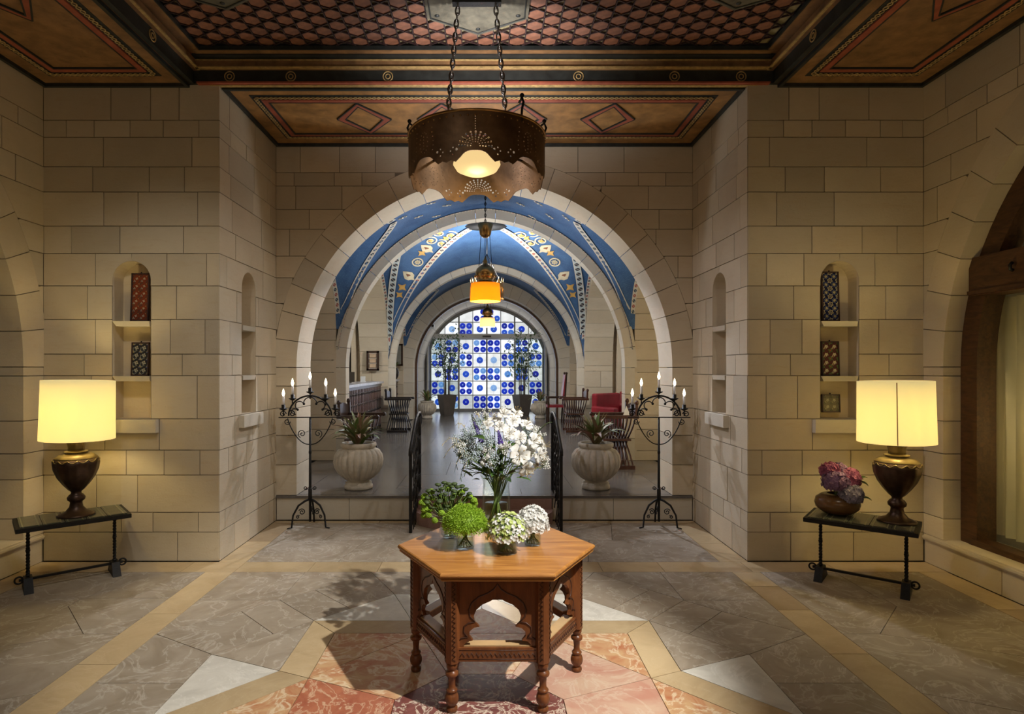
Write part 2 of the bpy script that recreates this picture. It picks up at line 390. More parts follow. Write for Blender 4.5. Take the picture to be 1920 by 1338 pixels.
# ---------------------------------------------------------------- stone walls built block by block
COURSES = [0, .256, .43, .759, .978, 1.254, 1.634, 1.824, 2.129, 2.425, 2.71, 2.952, 3.252, 3.474, 3.735, 3.885, 4.2]
rnd = random.Random(7)
def rect_minus_disc(u0, v0, u1, v1, cu, cv, R):
    cs = [(u0, v0), (u1, v0), (u1, v1), (u0, v1)]
    if all(math.hypot(u-cu, v-cv) <= R for u, v in cs): return None
    du = max(u0-cu, 0, cu-u1); dv = max(v0-cv, 0, cv-v1)
    if math.hypot(du, dv) >= R: return cs
    an = [math.atan2(v-cv, u-cu) for u, v in cs]
    if max(an)-min(an) > math.pi: an = [a if a >= 0 else a+2*math.pi for a in an]
    a0, a1 = min(an), max(an)
    A = sorted(set([a0+(a1-a0)*i/24 for i in range(25)]+an))
    # exact crossings of the disc with the rectangle's edges
    for uu in (u0, u1):
        q = R*R-(uu-cu)**2
        if q > 0:
            for s in (-1, 1):
                vv = cv+s*math.sqrt(q)
                if v0 <= vv <= v1: A.append(math.atan2(vv-cv, uu-cu))
    for vv in (v0, v1):
        q = R*R-(vv-cv)**2
        if q > 0:
            for s in (-1, 1):
                uu = cu+s*math.sqrt(q)
                if u0 <= uu <= u1: A.append(math.atan2(vv-cv, uu-cu))
    A = sorted(a if a0-1e-6 <= a <= a1+1e-6 else (a+2*math.pi if a+2*math.pi <= a1+1e-6 else a0) for a in A)
    inn, out = [], []
    for a in A:
        a = min(max(a, a0+1e-5), a1-1e-5)
        dx, dy = math.cos(a), math.sin(a); t0, t1 = 0, 1e9
        for d, lo, hi in ((dx, u0-cu, u1-cu), (dy, v0-cv, v1-cv)):
            if abs(d) < 1e-9:
                continue
            p, q = lo/d, hi/d
            t0 = max(t0, min(p, q)); t1 = min(t1, max(p, q))
        if t1 < t0 or t1 <= R+1e-6: continue
        t0 = max(t0, R)
        inn.append((cu+dx*t0, cv+dy*t0)); out.append((cu+dx*t1, cv+dy*t1))
    if len(inn) < 2: return None
    poly = []
    for p in inn+out[::-1]:
        if not poly or math.hypot(p[0]-poly[-1][0], p[1]-poly[-1][1]) > 1e-3: poly.append(p)
    while len(poly) > 2 and math.hypot(poly[0][0]-poly[-1][0], poly[0][1]-poly[-1][1]) < 1e-3: poly.pop()
    # drop collinear points
    keep = []
    for i, p in enumerate(poly):
        a, b = poly[i-1], poly[(i+1) % len(poly)]
        if abs((p[0]-a[0])*(b[1]-a[1])-(p[1]-a[1])*(b[0]-a[0])) > 1e-6: keep.append(p)
    poly = keep
    ar = abs(sum(poly[i-1][0]*poly[i][1]-poly[i][0]*poly[i-1][1] for i in range(len(poly))))/2
    return poly if len(poly) > 2 and ar > .002 else None
GAP = .0036
def block(name, poly, fr, parent, mat=None, w0=-.03, w1=None):
    g = G().prism(poly, fr, w0, rnd.uniform(0, .004) if w1 is None else w1)
    return g.obj(name, mat or STONE, parent)
def auto_joints(u0, u1, h, r, off):
    L = (1.2 if h < .2 else 1.45)*max(h, .2)+.1; u = u0+L*off*r.uniform(.5, .9); out = []
    while u < u1-.12:
        out.append(u); u += L*r.uniform(.7, 1.35)
    return out
def courses_wall(fr, u0, u1, parent, joints=None, disc=None, niche=None, courses=COURSES, mat=None, seed=1, zmin=None, vmax=None, minu=None):
    """joints: {row: [u]} from the top row; disc=(cu, cv, R) arch outline; niche=(uc, half, z0, spring)"""
    r = random.Random(seed); rows = list(zip(courses[:-1], courses[1:]))
    for i, (z0, z1) in enumerate(reversed(rows)):
        if zmin is not None and z0 < zmin-1e-4: continue
        js = joints[i] if joints and i < len(joints) and joints[i] is not None else auto_joints(u0, u1, z1-z0, r, 1 if i % 2 else .55)
        us = [u0]+[j for j in js if u0+.05 < j < u1-.05]+[u1]
        if niche:
            uc, hw, nz0, sp = niche; top = sp+hw
            if z1 > nz0+1e-3 and z0 < top-1e-3:
                if z0 >= sp-.1 or z1 > top:
                    us = sorted([u for u in us if abs(u-uc) > hw+.06 or u in (u0, u1)]+[uc])
                else:
                    us = sorted([u for u in us if abs(u-uc) > hw+.05 or u in (u0, u1)]+[uc-hw, uc+hw])
        for a, b in zip(us[:-1], us[1:]):
            A, B, C, D = a+GAP, z0+GAP, b-GAP, z1-GAP
            if niche and z1 > nz0+1e-3 and z0 < top-1e-3:
                if a > uc-hw-1e-3 and b < uc+hw+1e-3: continue
                if (abs(b-uc) < 1e-6 or abs(a-uc) < 1e-6):
                    s = -1 if abs(b-uc) < 1e-6 else 1
                    poly = [(uc+s*hw, B)]+[(uc+s*hw*math.cos(t*math.pi/16), sp+hw*math.sin(t*math.pi/16)) for t in range(9)]
                    if s < 0: poly = [(A, B)]+poly+[(uc-GAP, D), (A, D)]
                    else: poly = [(C, B)]+poly+[(uc+GAP, D), (C, D)]
                    block('stone_block', poly, fr, parent, mat); continue
            if disc:
                p = rect_minus_disc(A, B, C, D, disc[0], disc[1], disc[2]+GAP)
                if p is None: continue
                block('stone_block', p, fr, parent, mat)
            else: block('stone_block', [(A, B), (C, B), (C, D), (A, D)], fr, parent, mat)
def voussoirs(fr, cu, cv, r0, r1, n, parent, depth, a0=0.0, a1=math.pi, mat=None, name='voussoir', e=0.0):
    """ring of wedge stones; depth = (w0, w1); e = offset of the two centres of a pointed arch"""
    for i in range(n):
        b0 = a0+(a1-a0)*i/n+GAP/r1; b1 = a0+(a1-a0)*(i+1)/n-GAP/r1
        def pt(a, r):
            if not e: return (cu+r*math.cos(a), cv+r*math.sin(a))
            s = 1 if math.cos(a) > 0 else -1            # right half is centred at -e, left half at +e
            R = r+e; amax = math.acos(e/R); t = (a if s > 0 else math.pi-a)/(math.pi/2)*amax
            return (cu+s*(R*math.cos(t)-e), cv+R*math.sin(t))
        k = 4
        poly = [pt(b0+(b1-b0)*j/k, r0) for j in range(k+1)]+[pt(b1-(b1-b0)*j/k, r1) for j in range(k+1)]
        block(name, poly, fr, parent, mat, depth[0], depth[1]+rnd.uniform(0, .003))
def pxr(rows, D): return [None if r is None else [(x-VX)*D/F for x in r] for r in rows]
YF, YA, YB = 5.22, 6.62, 7.14           # front wall plane, arch wall plane, back of the arch wall
XL, XR = XC-3.88, XC+3.88               # side walls
PL, PR = XC-2.33, XC+2.33               # sides of the recess in front of the arch
SPR = 1.71
NW, NZ0, NSP = .17, 1.254, 2.475
def backing(name, loops, fr, mat, label, thick=.22):
    o = sheet(loops, lambda u, v, w: fr(u, v, -.007-w), thick, name, mat); return struct(o, label, 'wall')
def rectl(u0, v0, u1, v1): return [(u0, v0), (u1, v0), (u1, v1), (u0, v1)]
def niche_loop(uc): return [(uc-NW, NZ0), (uc+NW, NZ0)]+arc(uc, NSP, NW, 0, math.pi, 16)
def make_niche(parent, fr, uc):
    q = .0015; pr = [(uc-NW+q, NZ0+q), (uc+NW-q, NZ0+q)]+arc(uc, NSP, NW-q, 0, math.pi, 16)
    n = len(pr); dp = .155
    g = G(); vs = [fr(u, v, .0) for u, v in pr]+[fr(u, v, -dp) for u, v in pr]
    g.add(vs, [(i, (i+1) % n, n+(i+1) % n, n+i) for i in range(n)]+[tuple(range(n, 2*n))]); g.obj('niche_lining', STONE, parent)
    G().prism([(uc-NW-.07, NZ0-.12), (uc+NW+.07, NZ0-.12), (uc+NW+.07, NZ0-.004), (uc-NW-.07, NZ0-.004)], fr, -.05, .055).obj('niche_sill', STONE2, parent)
    for z in (2.07, 1.585):
        g = G(); a, b, c = uc-NW+.012, uc+NW-.012, z+.045
        g.add([fr(a+.02, z, .0), fr(b, z, .0), fr(b, c, .012), fr(a-.008, c, .012), fr(a+.02, z, -dp), fr(b, z, -dp), fr(b, c, -dp), fr(a, c, -dp)],
              [(0,1,2,3), (5,4,7,6), (0,4,5,1), (3,2,6,7), (0,3,7,4), (1,5,6,2)]); g.obj('niche_shelf', STONE2, parent)
# --- the two walls that face the camera, left and right of the recess
jl = [[208,282.5,336],[124.5,176.6,244,306,373],[194,360],[174,280,346],[195,259,371],[134,225,344],[179,247,313,387.5],[164,331],[179,319.5,384.5],[158,342],[171.5,370],[197,299],[147,237,308,375],[181,258],[150,228,287,372],[214,333]]
jr = [[1479,1535.6,1629],[1469,1522,1585,1650,1692],[1442.5,1625],[1472,1545.7,1651],[1456,1564],[1522,1616,1682],[1437,1507,1575,1640],[1488,1660],[1444,1503.7,1647.6],[1481.8,1666.8],[1436.4,1495],[1523,1626],[1428.7,1503.7,1594.5,1690],[1482,1560,1680],[1444,1616],[1482.6,1600]]
fA = lambda u, v, w: (u, YF-w, v)
ucL, ucR = (247-VX)*YF/F, (1574-VX)*YF/F
wl = backing('wall_back_left', [rectl(XL, 0, PL, 4.2), niche_loop(ucL)], fA, MORTAR, 'limestone block wall with a niche behind the lamp without flowers')
courses_wall(fA, XL, PL, wl, pxr(jl, YF), niche=(ucL, NW, NZ0, NSP), seed=3); make_niche(wl, fA, ucL)
wr = backing('wall_back_right', [rectl(PR, 0, XR, 4.2), niche_loop(ucR)], fA, MORTAR, 'limestone block wall with a niche of three tiles behind the hydrangeas')
courses_wall(fA, PR, XR, wr, pxr(jr, YF), niche=(ucR, NW, NZ0, NSP), seed=4); make_niche(wr, fA, ucR)
# --- sides of the recess
fPL = lambda u, v, w: (PL+w, u, v)
fPR = lambda u, v, w: (PR-w, u, v)
for nm, fr, s, lab in (('wall_recess_left', fPL, 11, 'recess side wall with an empty niche on the reception side'), ('wall_recess_right', fPR, 12, 'recess side wall with an empty niche on the side of the red armchairs')):
    o = backing(nm, [rectl(YF, 0, YA, 4.2), niche_loop(5.865)], fr, MORTAR, lab)
    courses_wall(fr, YF, YA, o, None, niche=(5.865, NW, NZ0, NSP), seed=s); make_niche(o, fr, 5.865)
# --- wall with the great arch
fM = lambda u, v, w: (u, YA-w, v)
RA0, RA1 = 2.1, 2.35
hole = [(XC-RA0-.1, 0), (XC-RA0-.1, SPR)]+arc(XC, SPR, RA0+.1, math.pi, 0, 48)+[(XC+RA0+.1, 0)]
wm = backing('wall_arch', [[(PL-.05, 0)]+hole[:1]+hole[1:-1]+hole[-1:]+[(PR+.05, 0), (PR+.05, 4.2), (PL-.05, 4.2)]], fM, MORTAR, 'limestone wall with the great round arch', YB-YA-.02)
courses_wall(fM, PL, PR, wm, None, disc=(XC, SPR, RA1), seed=22, zmin=SPR)
voussoirs(fM, XC, SPR, RA0, RA1, 23, wm, (YA-YB, .003))
for s in (-1, 1):
    cz = [.28, .62, .95, 1.254, 1.5, SPR]
    for z0, z1 in zip(cz[:-1], cz[1:]):
        a, b = sorted((XC+s*RA0, XC+s*(RA1-.02)))
        block('jamb_stone', rectl(a, z0+GAP, b, z1-GAP), fM, wm, STONE, YA-YB, .003)
# --- side walls with large arched openings
for nm, X, s, lab in (('wall_left', XL, 1, 'side wall with an arched opening beside the lamp without flowers'), ('wall_right', XR, -1, 'side wall with the curtained arched window')):
    fr = (lambda X, s: lambda u, v, w: (X+s*w, u, v))(X, s)
    CY, R0, R1 = 2.79, 2.2, 2.47
    hole = [(CY-R0-.05, .24), (CY+R0+.05, .24), (CY+R0+.05, SPR)]+arc(CY, SPR, R0+.05, 0, math.pi, 48)[1:]
    o = backing(nm, [rectl(-2.0, 0, YF+.1, 4.2), hole], fr, MORTAR, lab, .4)
    courses_wall(fr, 3.0, YF, o, None, disc=(CY, SPR, R1), seed=31 if s > 0 else 37, zmin=SPR)
    voussoirs(fr, CY, SPR, R0, R1, 23, o, (-.42, .003))
    cz = [.25, .43, .759, .978, 1.254, 1.634, SPR]
    for z0, z1 in zip(cz[:-1], cz[1:]): block('jamb_stone', rectl(CY+R0, z0+GAP, YF-GAP, z1-GAP), fr, o, STONE, -.42, .003)
    # low stone sill under the opening
    for a, b in ((-.6, .5), (.5, 1.6), (1.6, 2.6), (2.6, 3.55), (3.55, 4.42), (4.42, 5.2)):
        block('sill_block', rectl(a+GAP, .004, b-GAP, .2), fr, o, STONE, -.3, .004)
    g = G()
    for w1, z0, z1 in ((.018, .2, .215), (.026, .215, .235), (.014, .235, .25)): g.prism(rectl(-.6, z0, 5.2, z1), fr, -.42, w1)
    g.obj('sill_moulding', STONE, o)
o = G().box((0, -2.05, 2.2), (7.9, .1, 4.6)).obj('wall_rear', STONE); struct(o, 'plain stone wall behind the viewer', 'wall')
for s in (-1, 1):
    o = G().box((XC+s*4.75, 2.5, 2), (.1, 9, 4.6)).obj('wall_outer_%s' % ('left' if s < 0 else 'right'), PLASTER); struct(o, 'plain wall beyond the arched opening of the %s' % ('lamp without flowers' if s < 0 else 'curtained window'), 'wall')
# ---------------------------------------------------------------- floor
base = G().box((XC, 2.3, -.066), (9.6, 9.2, .1)).obj('floor', plain('floor_joint', (.12, .10, .075), .8)); struct(base, 'lobby floor of cut marble with an inlaid star under the table', 'floor')
FC = (-.045, 2.86)
def slab(pts, mat, name='floor_slab', rel=True, z=0, th=.014, parent=None, sh=.0022):
    P = [(p[0]+FC[0], p[1]+FC[1]) if rel else p for p in pts]; n = len(P)
    ar = sum(P[i-1][0]*P[i][1]-P[i][0]*P[i-1][1] for i in range(n))
    if ar < 0: P = P[::-1]
    Q = []
    for i in range(n):                      # inset each edge by sh
        a, b, c = Vector(P[i-1]), Vector(P[i]), Vector(P[(i+1) % n])
        e1 = (b-a).normalized(); e2 = (c-b).normalized(); n1 = Vector((-e1.y, e1.x)); n2 = Vector((-e2.y, e2.x))
        m = (n1+n2); k = m.dot(n1)
        Q.append(b+m*(sh/max(k, .25)))
    return G().prism([(q.x, q.y) for q in Q], lambda u, v, w: (u, v, z+w), -th, 0).obj(name, mat, parent or base)
W_ = 2.08; SA = 1.13; K = SA*(math.sqrt(2)-1); V2 = SA*math.sqrt(2)
octs = [([(-W_, 1.48), (-1.48, 1.48), (-1.68, 1.28), (-W_, .93)], M_GREY), ([(-1.68, 1.28), (-1.48, 1.48), (-SA, SA), (-1.33, .93)], M_GREY),
        ([(-W_, .93), (-1.68, 1.28), (-1.33, .93), (-V2, .66)], M_GREY), ([(-1.33, .93), (-SA, SA), (-SA, K), (-V2, .66)], M_GREY),
        ([(-W_, .93), (-V2, .66), (-V2, .338), (-W_, .338)], M_GREY), ([(-V2, .66), (-SA, K), (-V2, 0)], M_WHITE)]
def d4(p, r, m):
    x, y = p
    if m: y = -y
    for _ in range(r): x, y = -y, x
    return (x, y)
for r in range(4):
    for m in (0, 1):
        for k, (pp, mt) in enumerate(octs):
            if k == 3 and r in (1, 3) : mt = M_WHITE
            slab([d4(p, r, m) for p in pp], mt)
    slab([d4(p, r, 0) for p in [(-W_, W_), (-1.48, W_), (-1.48, 1.48), (-W_, 1.48)]], M_GREY)
    slab([d4(p, r, 0) for p in [(-W_, .338), (-V2, .338), (-V2, -.338), (-W_, -.338)]], M_GREY)
b_ = .832
star = []
for i in range(8):
    a = math.pi/4*i+math.pi/4; star.append((V2*math.cos(a), V2*math.sin(a)))
    a += math.pi/8; rr = SA/math.cos(math.pi/8); star.append((rr*math.cos(a), rr*math.sin(a)))
for i in range(16):
    p, q = star[i], star[(i+1) % 16]
    slab([p, q, (q[0]*b_, q[1]*b_), (p[0]*b_, p[1]*b_)], M_CREAM, 'star_band_stone')
S = [(x*b_, y*b_) for x, y in star]; I = [S[2*i+1] for i in range(8)]
for i in range(8):
    mt = M_ORANGE if i % 2 else M_PINK
    slab([S[2*i-1], S[2*i], S[2*i+1]], M_ORANGE, 'star_inlay')
for i in range(8):
    p, q = I[i-1], I[i]; mt = [M_PINK, M_ORANGE, M_ORANGE, M_RED, M_RED, M_ORANGE, M_PINK, M_PINK][i]
    slab([p, q, (q[0]*.46, q[1]*.46), (p[0]*.46, p[1]*.46)], mt, 'star_inlay')
slab([(x*.46, y*.46) for x, y in I], M_BRECCIA, 'star_inlay')
# cream bands and the outer fields
def band(x0, y0, x1, y1, along, n0=.62, seed=0, z=0):
    r = random.Random(seed); t, end = (y0, y1) if along == 'y' else (x0, x1)
    while t < end-.02:
        L = r.uniform(.45, .8); e = min(end, t+L)
        if end-e < .2: e = end
        mt = M_TAN if r.random() < .22 else M_CREAM
        slab([(x0, t), (x1, t), (x1, e), (x0, e)] if along == 'y' else [(t, y0), (e, y0), (e, y1), (t, y1)], mt, 'border_slab', False, z)
        t = e
bl0, bl1 = FC[0]-W_-.235, FC[0]-W_; br0, br1 = FC[0]+W_, FC[0]+W_+.235
T = FC[1]+W_
band(bl0, -1.2, bl1, T, 'y', seed=2); band(br0, -1.2, br1, T, 'y', seed=5)
band(XL, T, XR, 5.2, 'x', seed=6)
band(XL+.01, -1.2, XL+.25, T, 'y', seed=8); band(XR-.25, -1.2, XR-.01, T, 'y', seed=9)
for m in (1, -1):
    def mp(pts): return [(XC+m*(x-XC), y) for x, y in pts]
    a, e = XL+.25, bl0 if m > 0 else 2*XC-br1
    for pts in ([(-2.97, 4.378), (e, 4.378), (e, T), (-2.97, T)], [(a, 4.378), (-2.97, 4.378), (-2.97, T), (a, T)],
                [(-3.0, 4.378), (e, 4.378), (e, 3.79), (-2.59, 3.79), (-3.0, 4.23)], [(a, 4.378), (-3.0, 4.378), (-3.0, 4.23), (-2.59, 3.79), (a, 3.3)],
                [(a, 3.3), (-2.59, 3.79), (e, 3.79), (e, 3.1), (a, 2.5)], [(a, 2.5), (e, 3.1), (e, 2.2), (a, 1.7)], [(a, 1.7), (e, 2.2), (e, .9), (a, .4)], [(a, .4), (e, .9), (e, -1.2), (a, -1.2)]):
        slab(mp(pts), M_GREY, 'floor_slab', False)
# field below the star (towards the viewer)
slab([(bl1, -1.2), (br0, -1.2), (br0, FC[1]-W_), (bl1, FC[1]-W_)], M_GREY, 'floor_slab', False)
# recess floor
band(PL+.004, 5.2, bl1, 6.5, 'y', seed=12); band(br0, 5.2, PR-.004, 6.5, 'y', seed=13)
band(PL+.004, 6.5, PR-.004, YA-.02, 'x', seed=14)
r = random.Random(4)
for y0, y1, cuts in ((5.2, 5.86, [-1.2, -.1, 1.0]), (5.86, 6.5, [-1.5, -.55, .4, 1.35])):
    xs = [bl1]+cuts+[br0]
    for p, q in zip(xs[:-1], xs[1:]): slab([(p, y0), (q-.12 if q != br0 else q, y0), (q, y1), (p, y1)] if p == bl1 else [(p-.12, y0), (q-.12 if q != br0 else q, y0), (q, y1), (p, y1)], M_GREY, 'floor_slab', False)
# raised passage floor, its stone edge and the two pink steps
PZ = .28
pf = G().box((XC, 13.3, PZ/2-.01), (9.0, 13.3, PZ-.008)).obj('floor_passage', plain('dark_joint', (.05, .045, .04), .7)); struct(pf, 'raised dark polished stone floor of the vaulted passage', 'floor')
yy = [6.66, 6.98, 7.9, 9.0, 10.1, 11.2, 12.3, 13.4, 14.5, 15.6, 16.8, 18.2, 19.9]
for i, (y0, y1) in enumerate(zip(yy[:-1], yy[1:])):
    hw = 2.1 if y1 < 7 else 2.6 if y1 < 16.7 else 2.03
    n = 5; off = .45*(i % 2)
    xs = [XC-hw]+[XC-hw+2*hw*(k+.5*(i % 2))/n for k in range(1 if i % 2 == 0 else 0, n)]+[XC+hw]
    for p, q in zip(xs[:-1], xs[1:]):
        if q-p > .05: slab([(p, y0), (q, y0), (q, y1), (p, y1)], M_PASS, 'passage_slab', False, PZ, .014, pf)
for x0, x1 in ((PL+.01, -1.55), (-1.55, -.8), (.72, 1.4), (1.4, PR-.01)):
    G().box(((x0+x1)/2, 6.635, .13), (x1-x0-.005, .05, .24)).obj('platform_riser', STONE2, pf)
G().box((XC, 6.64, .265), (2*2.32, .09, .03)).obj('platform_nosing', M_PASS, pf)
st = empty('stone_steps', (XC, 6.62, 0), 0, 'pink stone steps with a curved lower tread between the iron railings', 'steps')
G().box((0, -.005, .125), (1.5, .05, .245)).obj('riser', M_PSTEP, st)
G().prism([(-.76, .0)]+[(-.76+.0+.76-.76*math.cos(math.pi*i/24), -.0-.46*math.sin(math.pi*i/24)**.75) for i in range(1, 24)]+[(.76, 0)], lambda u, v, w: (u, v, w), .001, .13).obj('tread', M_PSTEP, st)
# ---------------------------------------------------------------- painted ceiling of the lobby
CZ = 4.2
ceil = G().box((XC, 2.0, 4.75), (8.6, 9.6, .1)).obj('ceiling', P_DARK); struct(ceil, 'painted wooden ceiling with a latticed centre panel', 'ceiling')
def cpanel(name, x0, y0, x1, y1, z, mat, th=.03, parent=None): return G().box(((x0+x1)/2, (y0+y1)/2, z+th/2), (x1-x0, y1-y0, th)).obj(name, mat, parent or ceil)
def frame_strips(name, x0, y0, x1, y1, w, z, mat, th=.008):
    g = G()
    for a, b, c, d in ((x0, y0, x1, y0+w), (x0, y1-w, x1, y1), (x0, y0+w, x0+w, y1-w), (x1-w, y0+w, x1, y1-w)): g.box(((a+c)/2, (b+d)/2, z-th/2), (c-a, d-b, th))
    return g.obj(name, mat, ceil)
def rope(x0, y0, x1, y1, z, amp=.016):
    g = G(); per = .085
    for (ax, ay, bx, by) in ((x0, y0, x1, y0), (x0, y1, x1, y1), (x0, y0, x0, y1), (x1, y0, x1, y1)):
        L = math.hypot(bx-ax, by-ay); n = int(L/per)*8; dx, dy = (bx-ax)/L, (by-ay)/L
        for ph in (0, math.pi):
            g.tube([(ax+dx*L*i/n-dy*amp*math.sin(i/8*2*math.pi+ph), ay+dy*L*i/n+dx*amp*math.sin(i/8*2*math.pi+ph), z) for i in range(n+1)], .0055, 4)
    return g.obj('rope_border', P_GOLD, ceil)
def lozenge(cx, cy, hx, hy, z, w=.05):
    g = G(); P = [(cx-hx, cy), (cx, cy-hy), (cx+hx, cy), (cx, cy+hy)]
    k = 1.0; Q = [(cx-hx+w*1.6, cy), (cx, cy-hy+w*1.25), (cx+hx-w*1.6, cy), (cx, cy+hy-w*1.25)]
    for i in range(4):
        j = (i+1) % 4; g.prism([P[i], P[j], Q[j], Q[i]], lambda u, v, ww: (u, v, z+ww), -.012, 0)
    o = g.obj('lozenge', P_RED, ceil)
    g = G()
    for s, A in ((1, P), (-1, Q)):
        for i in range(4): g.bar((A[i][0], A[i][1], z-.006), (A[(i+1) % 4][0], A[(i+1) % 4][1], z-.006), .012, .014)
    g.obj('lozenge_edge', P_BLACK, o)
def painted_panel(x0, y0, x1, y1, z, loz, ochre, e=.17):
    cpanel('painted_board', x0, y0, x1, y1, z, ochre)
    frame_strips('cornice_strip', x0, y0, x1, y1, .03, z, P_BLACK, .03)
    a, b, c, d = x0+e, y0+e, x1-e, y1-e
    frame_strips('dark_band', a, b, c, d, .075, z, P_BLACK, .005); rope(a+.04, b+.04, c-.04, d-.04, z-.012)
    frame_strips('red_band', a+.08, b+.08, c-.08, d-.08, .05, z, P_RED, .012)
    frame_strips('black_line', a+.13, b+.13, c-.13, d-.13, .012, z, P_BLACK, .014)
    for l in loz: lozenge(*l, z)
# recess ceiling
my = (5.25+YA)/2
painted_panel(PL+.01, 5.25, PR-.01, YA-.01, CZ, [(XC+q, my, .27, .355) for q in (-1.20, -.40, .36, 1.24)], P_OCHRE)
# side ceilings
BX = 2.56
for s in (-1, 1):
    x0, x1 = sorted((XC+s*3.87, XC+s*(BX+.03)))
    painted_panel(x0, .5, x1, YF-.0, CZ, [((x0+x1)/2, y, .28, .4) for y in (3.85, 2.6, 1.4)], P_BROWN, .16)
    cpanel('painted_board', x0, -2, x1, .49, CZ, P_BROWN)
# stepped cornice round the centre panel: fascia, ledge, border
for s in (-1, 1):
    X = XC+s*BX
    G().box((X, 2.0, 4.255), (.04, 6.4, .115)).obj('painted_fascia', P_BLACK, ceil)
    G().box((X-s*.03, 2.0, 4.35), (.04, 6.4, .085)).obj('painted_ledge', P_BROWN, ceil)
    G().box((X-s*.045, 2.0, 4.318), (.06, 6.4, .012)).obj('gilt_moulding', P_GOLD, ceil)
    G().box((X-s*.085, 2.0, 4.42), (.11, 6.2, .02)).obj('border_board', P_BROWN, ceil)
    G().box((X-s*.145, 2.0, 4.42), (.012, 6.2, .03)).obj('dark_moulding', P_BLACK, ceil)
    for y in (4.55, 3.9, 3.2):
        g = G()
        for rr in (.042, .02): g.tube([(X-s*.022, y+rr*math.cos(t), 4.255+rr*math.sin(t)) for t in [2*math.pi*i/20 for i in range(20)]], .005, 6, True)
        g.obj('medallion', P_GOLD, ceil)
G().box((XC, 5.215, 4.255), (2*BX+.04, .04, .115)).obj('painted_fascia', P_BLACK, ceil)
G().box((XC, 5.20, 4.20), (2*BX-.1, .05, .014)).obj('red_moulding', P_RED, ceil)
G().box((XC, 5.235, 4.193), (2*BX-.3, .05, .012)).obj('pale_moulding', P_GOLD, ceil)
G().box((XC, 5.185, 4.35), (2*BX, .04, .075)).obj('painted_ledge', P_BROWN, ceil)
G().box((XC, 5.165, 4.385), (2*BX-.1, .02, .012)).obj('gilt_moulding', P_GOLD, ceil)
G().box((XC, 5.16, 4.318), (2*BX-.1, .03, .012)).obj('gilt_moulding', P_GOLD, ceil)
G().box((XC, 5.13, 4.405), (2*BX-.1, .07, .016)).obj('dark_moulding', P_BLACK, ceil)
G().box((XC, 5.085, 4.415), (2*BX-.17, .09, .02)).obj('border_board', P_BROWN, ceil)
G().box((XC, 5.03, 4.42), (2*BX-.29, .014, .03)).obj('dark_moulding', P_BLACK, ceil)
for x in (545, 727, 1085, 1265, 1390, 430):
    X = (x-VX)*5.19/F; g = G()
    for rr in (.042, .02): g.tube([(X+rr*math.cos(t), 5.193, 4.258+rr*math.sin(t)) for t in [2*math.pi*i/20 for i in range(20)]], .005, 6, True)
    g.obj('medallion', P_GOLD, ceil)
# lattice: hexagons and triangles between three families of thin bars
LZ = 4.45; hx0, hx1, hy0, hy1 = XC-BX+.15, XC+BX-.15, -.9, 5.022
G().box(((hx0+hx1)/2, (hy0+hy1)/2, LZ+.016), (hx1-hx0, hy1-hy0, .02)).obj('lattice_back', P_TRI, ceil)
s_ = .076; hm = G().prism([(s_*.90*math.cos(math.pi/6+i*math.pi/3), s_*.90*math.sin(math.pi/6+i*math.pi/3)) for i in range(6)], lambda u, v, w: (u, v, w), -.006, .02).mesh('hexagon_tile', P_HEX)
PLQ = [(XC-.04, 4.365), (XC-1.93, 4.03), (XC+1.90, 4.03)]
hexes = []
nx = int((hx1-hx0)/(math.sqrt(3)*s_))
for i in range(nx+1):
    for j in range(0, 42):
        X = hx0+.06+i*math.sqrt(3)*s_; Y = hy1-.05-2*s_*j-(s_ if i % 2 else 0)
        if X > hx1-.06 or Y < -.6: continue
        if any(math.hypot(X-a, Y-b) < .44 for a, b in PLQ): continue
        hexes.append((X, Y))
hexes.sort(key=lambda p: -p[1])
for X, Y in hexes[:300]: inst('hexagon_tile', hm, ceil, (X, Y, LZ))
g = G()
for X, Y in hexes[300:]: g.prism([(X+s_*.9*math.cos(math.pi/6+i*math.pi/3), Y+s_*.9*math.sin(math.pi/6+i*math.pi/3)) for i in range(6)], lambda u, v, w: (u, v, LZ+w), -.006, .02)
o = g.obj('hexagon_tiles', P_HEX, ceil); o['kind'] = 'stuff'
g = G(); sp = math.sqrt(3)*s_; ox, oy = hx0+.06+sp/2, hy1-.05
def clipline(px_, py_, dx, dy):
    t0, t1 = -20, 20
    for p, d, lo, hi in ((px_, dx, hx0, hx1), (py_, dy, hy0, hy1)):
        if abs(d) < 1e-9:
            if not lo <= p <= hi: return None
            continue
        a, b = (lo-p)/d, (hi-p)/d; t0 = max(t0, min(a, b)); t1 = min(t1, max(a, b))
    return (px_+dx*t0, py_+dy*t0, px_+dx*t1, py_+dy*t1) if t1-t0 > .05 else None
for ang in (math.pi/2, math.pi/6, -math.pi/6):
    dx, dy = math.cos(ang), math.sin(ang); qx, qy = -dy, dx
    for k in range(-75, 76):
        d = (k+.5)*sp
        l = clipline(hx0+.06+qx*d, oy+qy*d, dx, dy)
        if l: g.bar((l[0], l[1], LZ-.008), (l[2], l[3], LZ-.008), .009, .014)
o = g.obj('lattice_bars', P_DARK, ceil); o['kind'] = 'stuff'
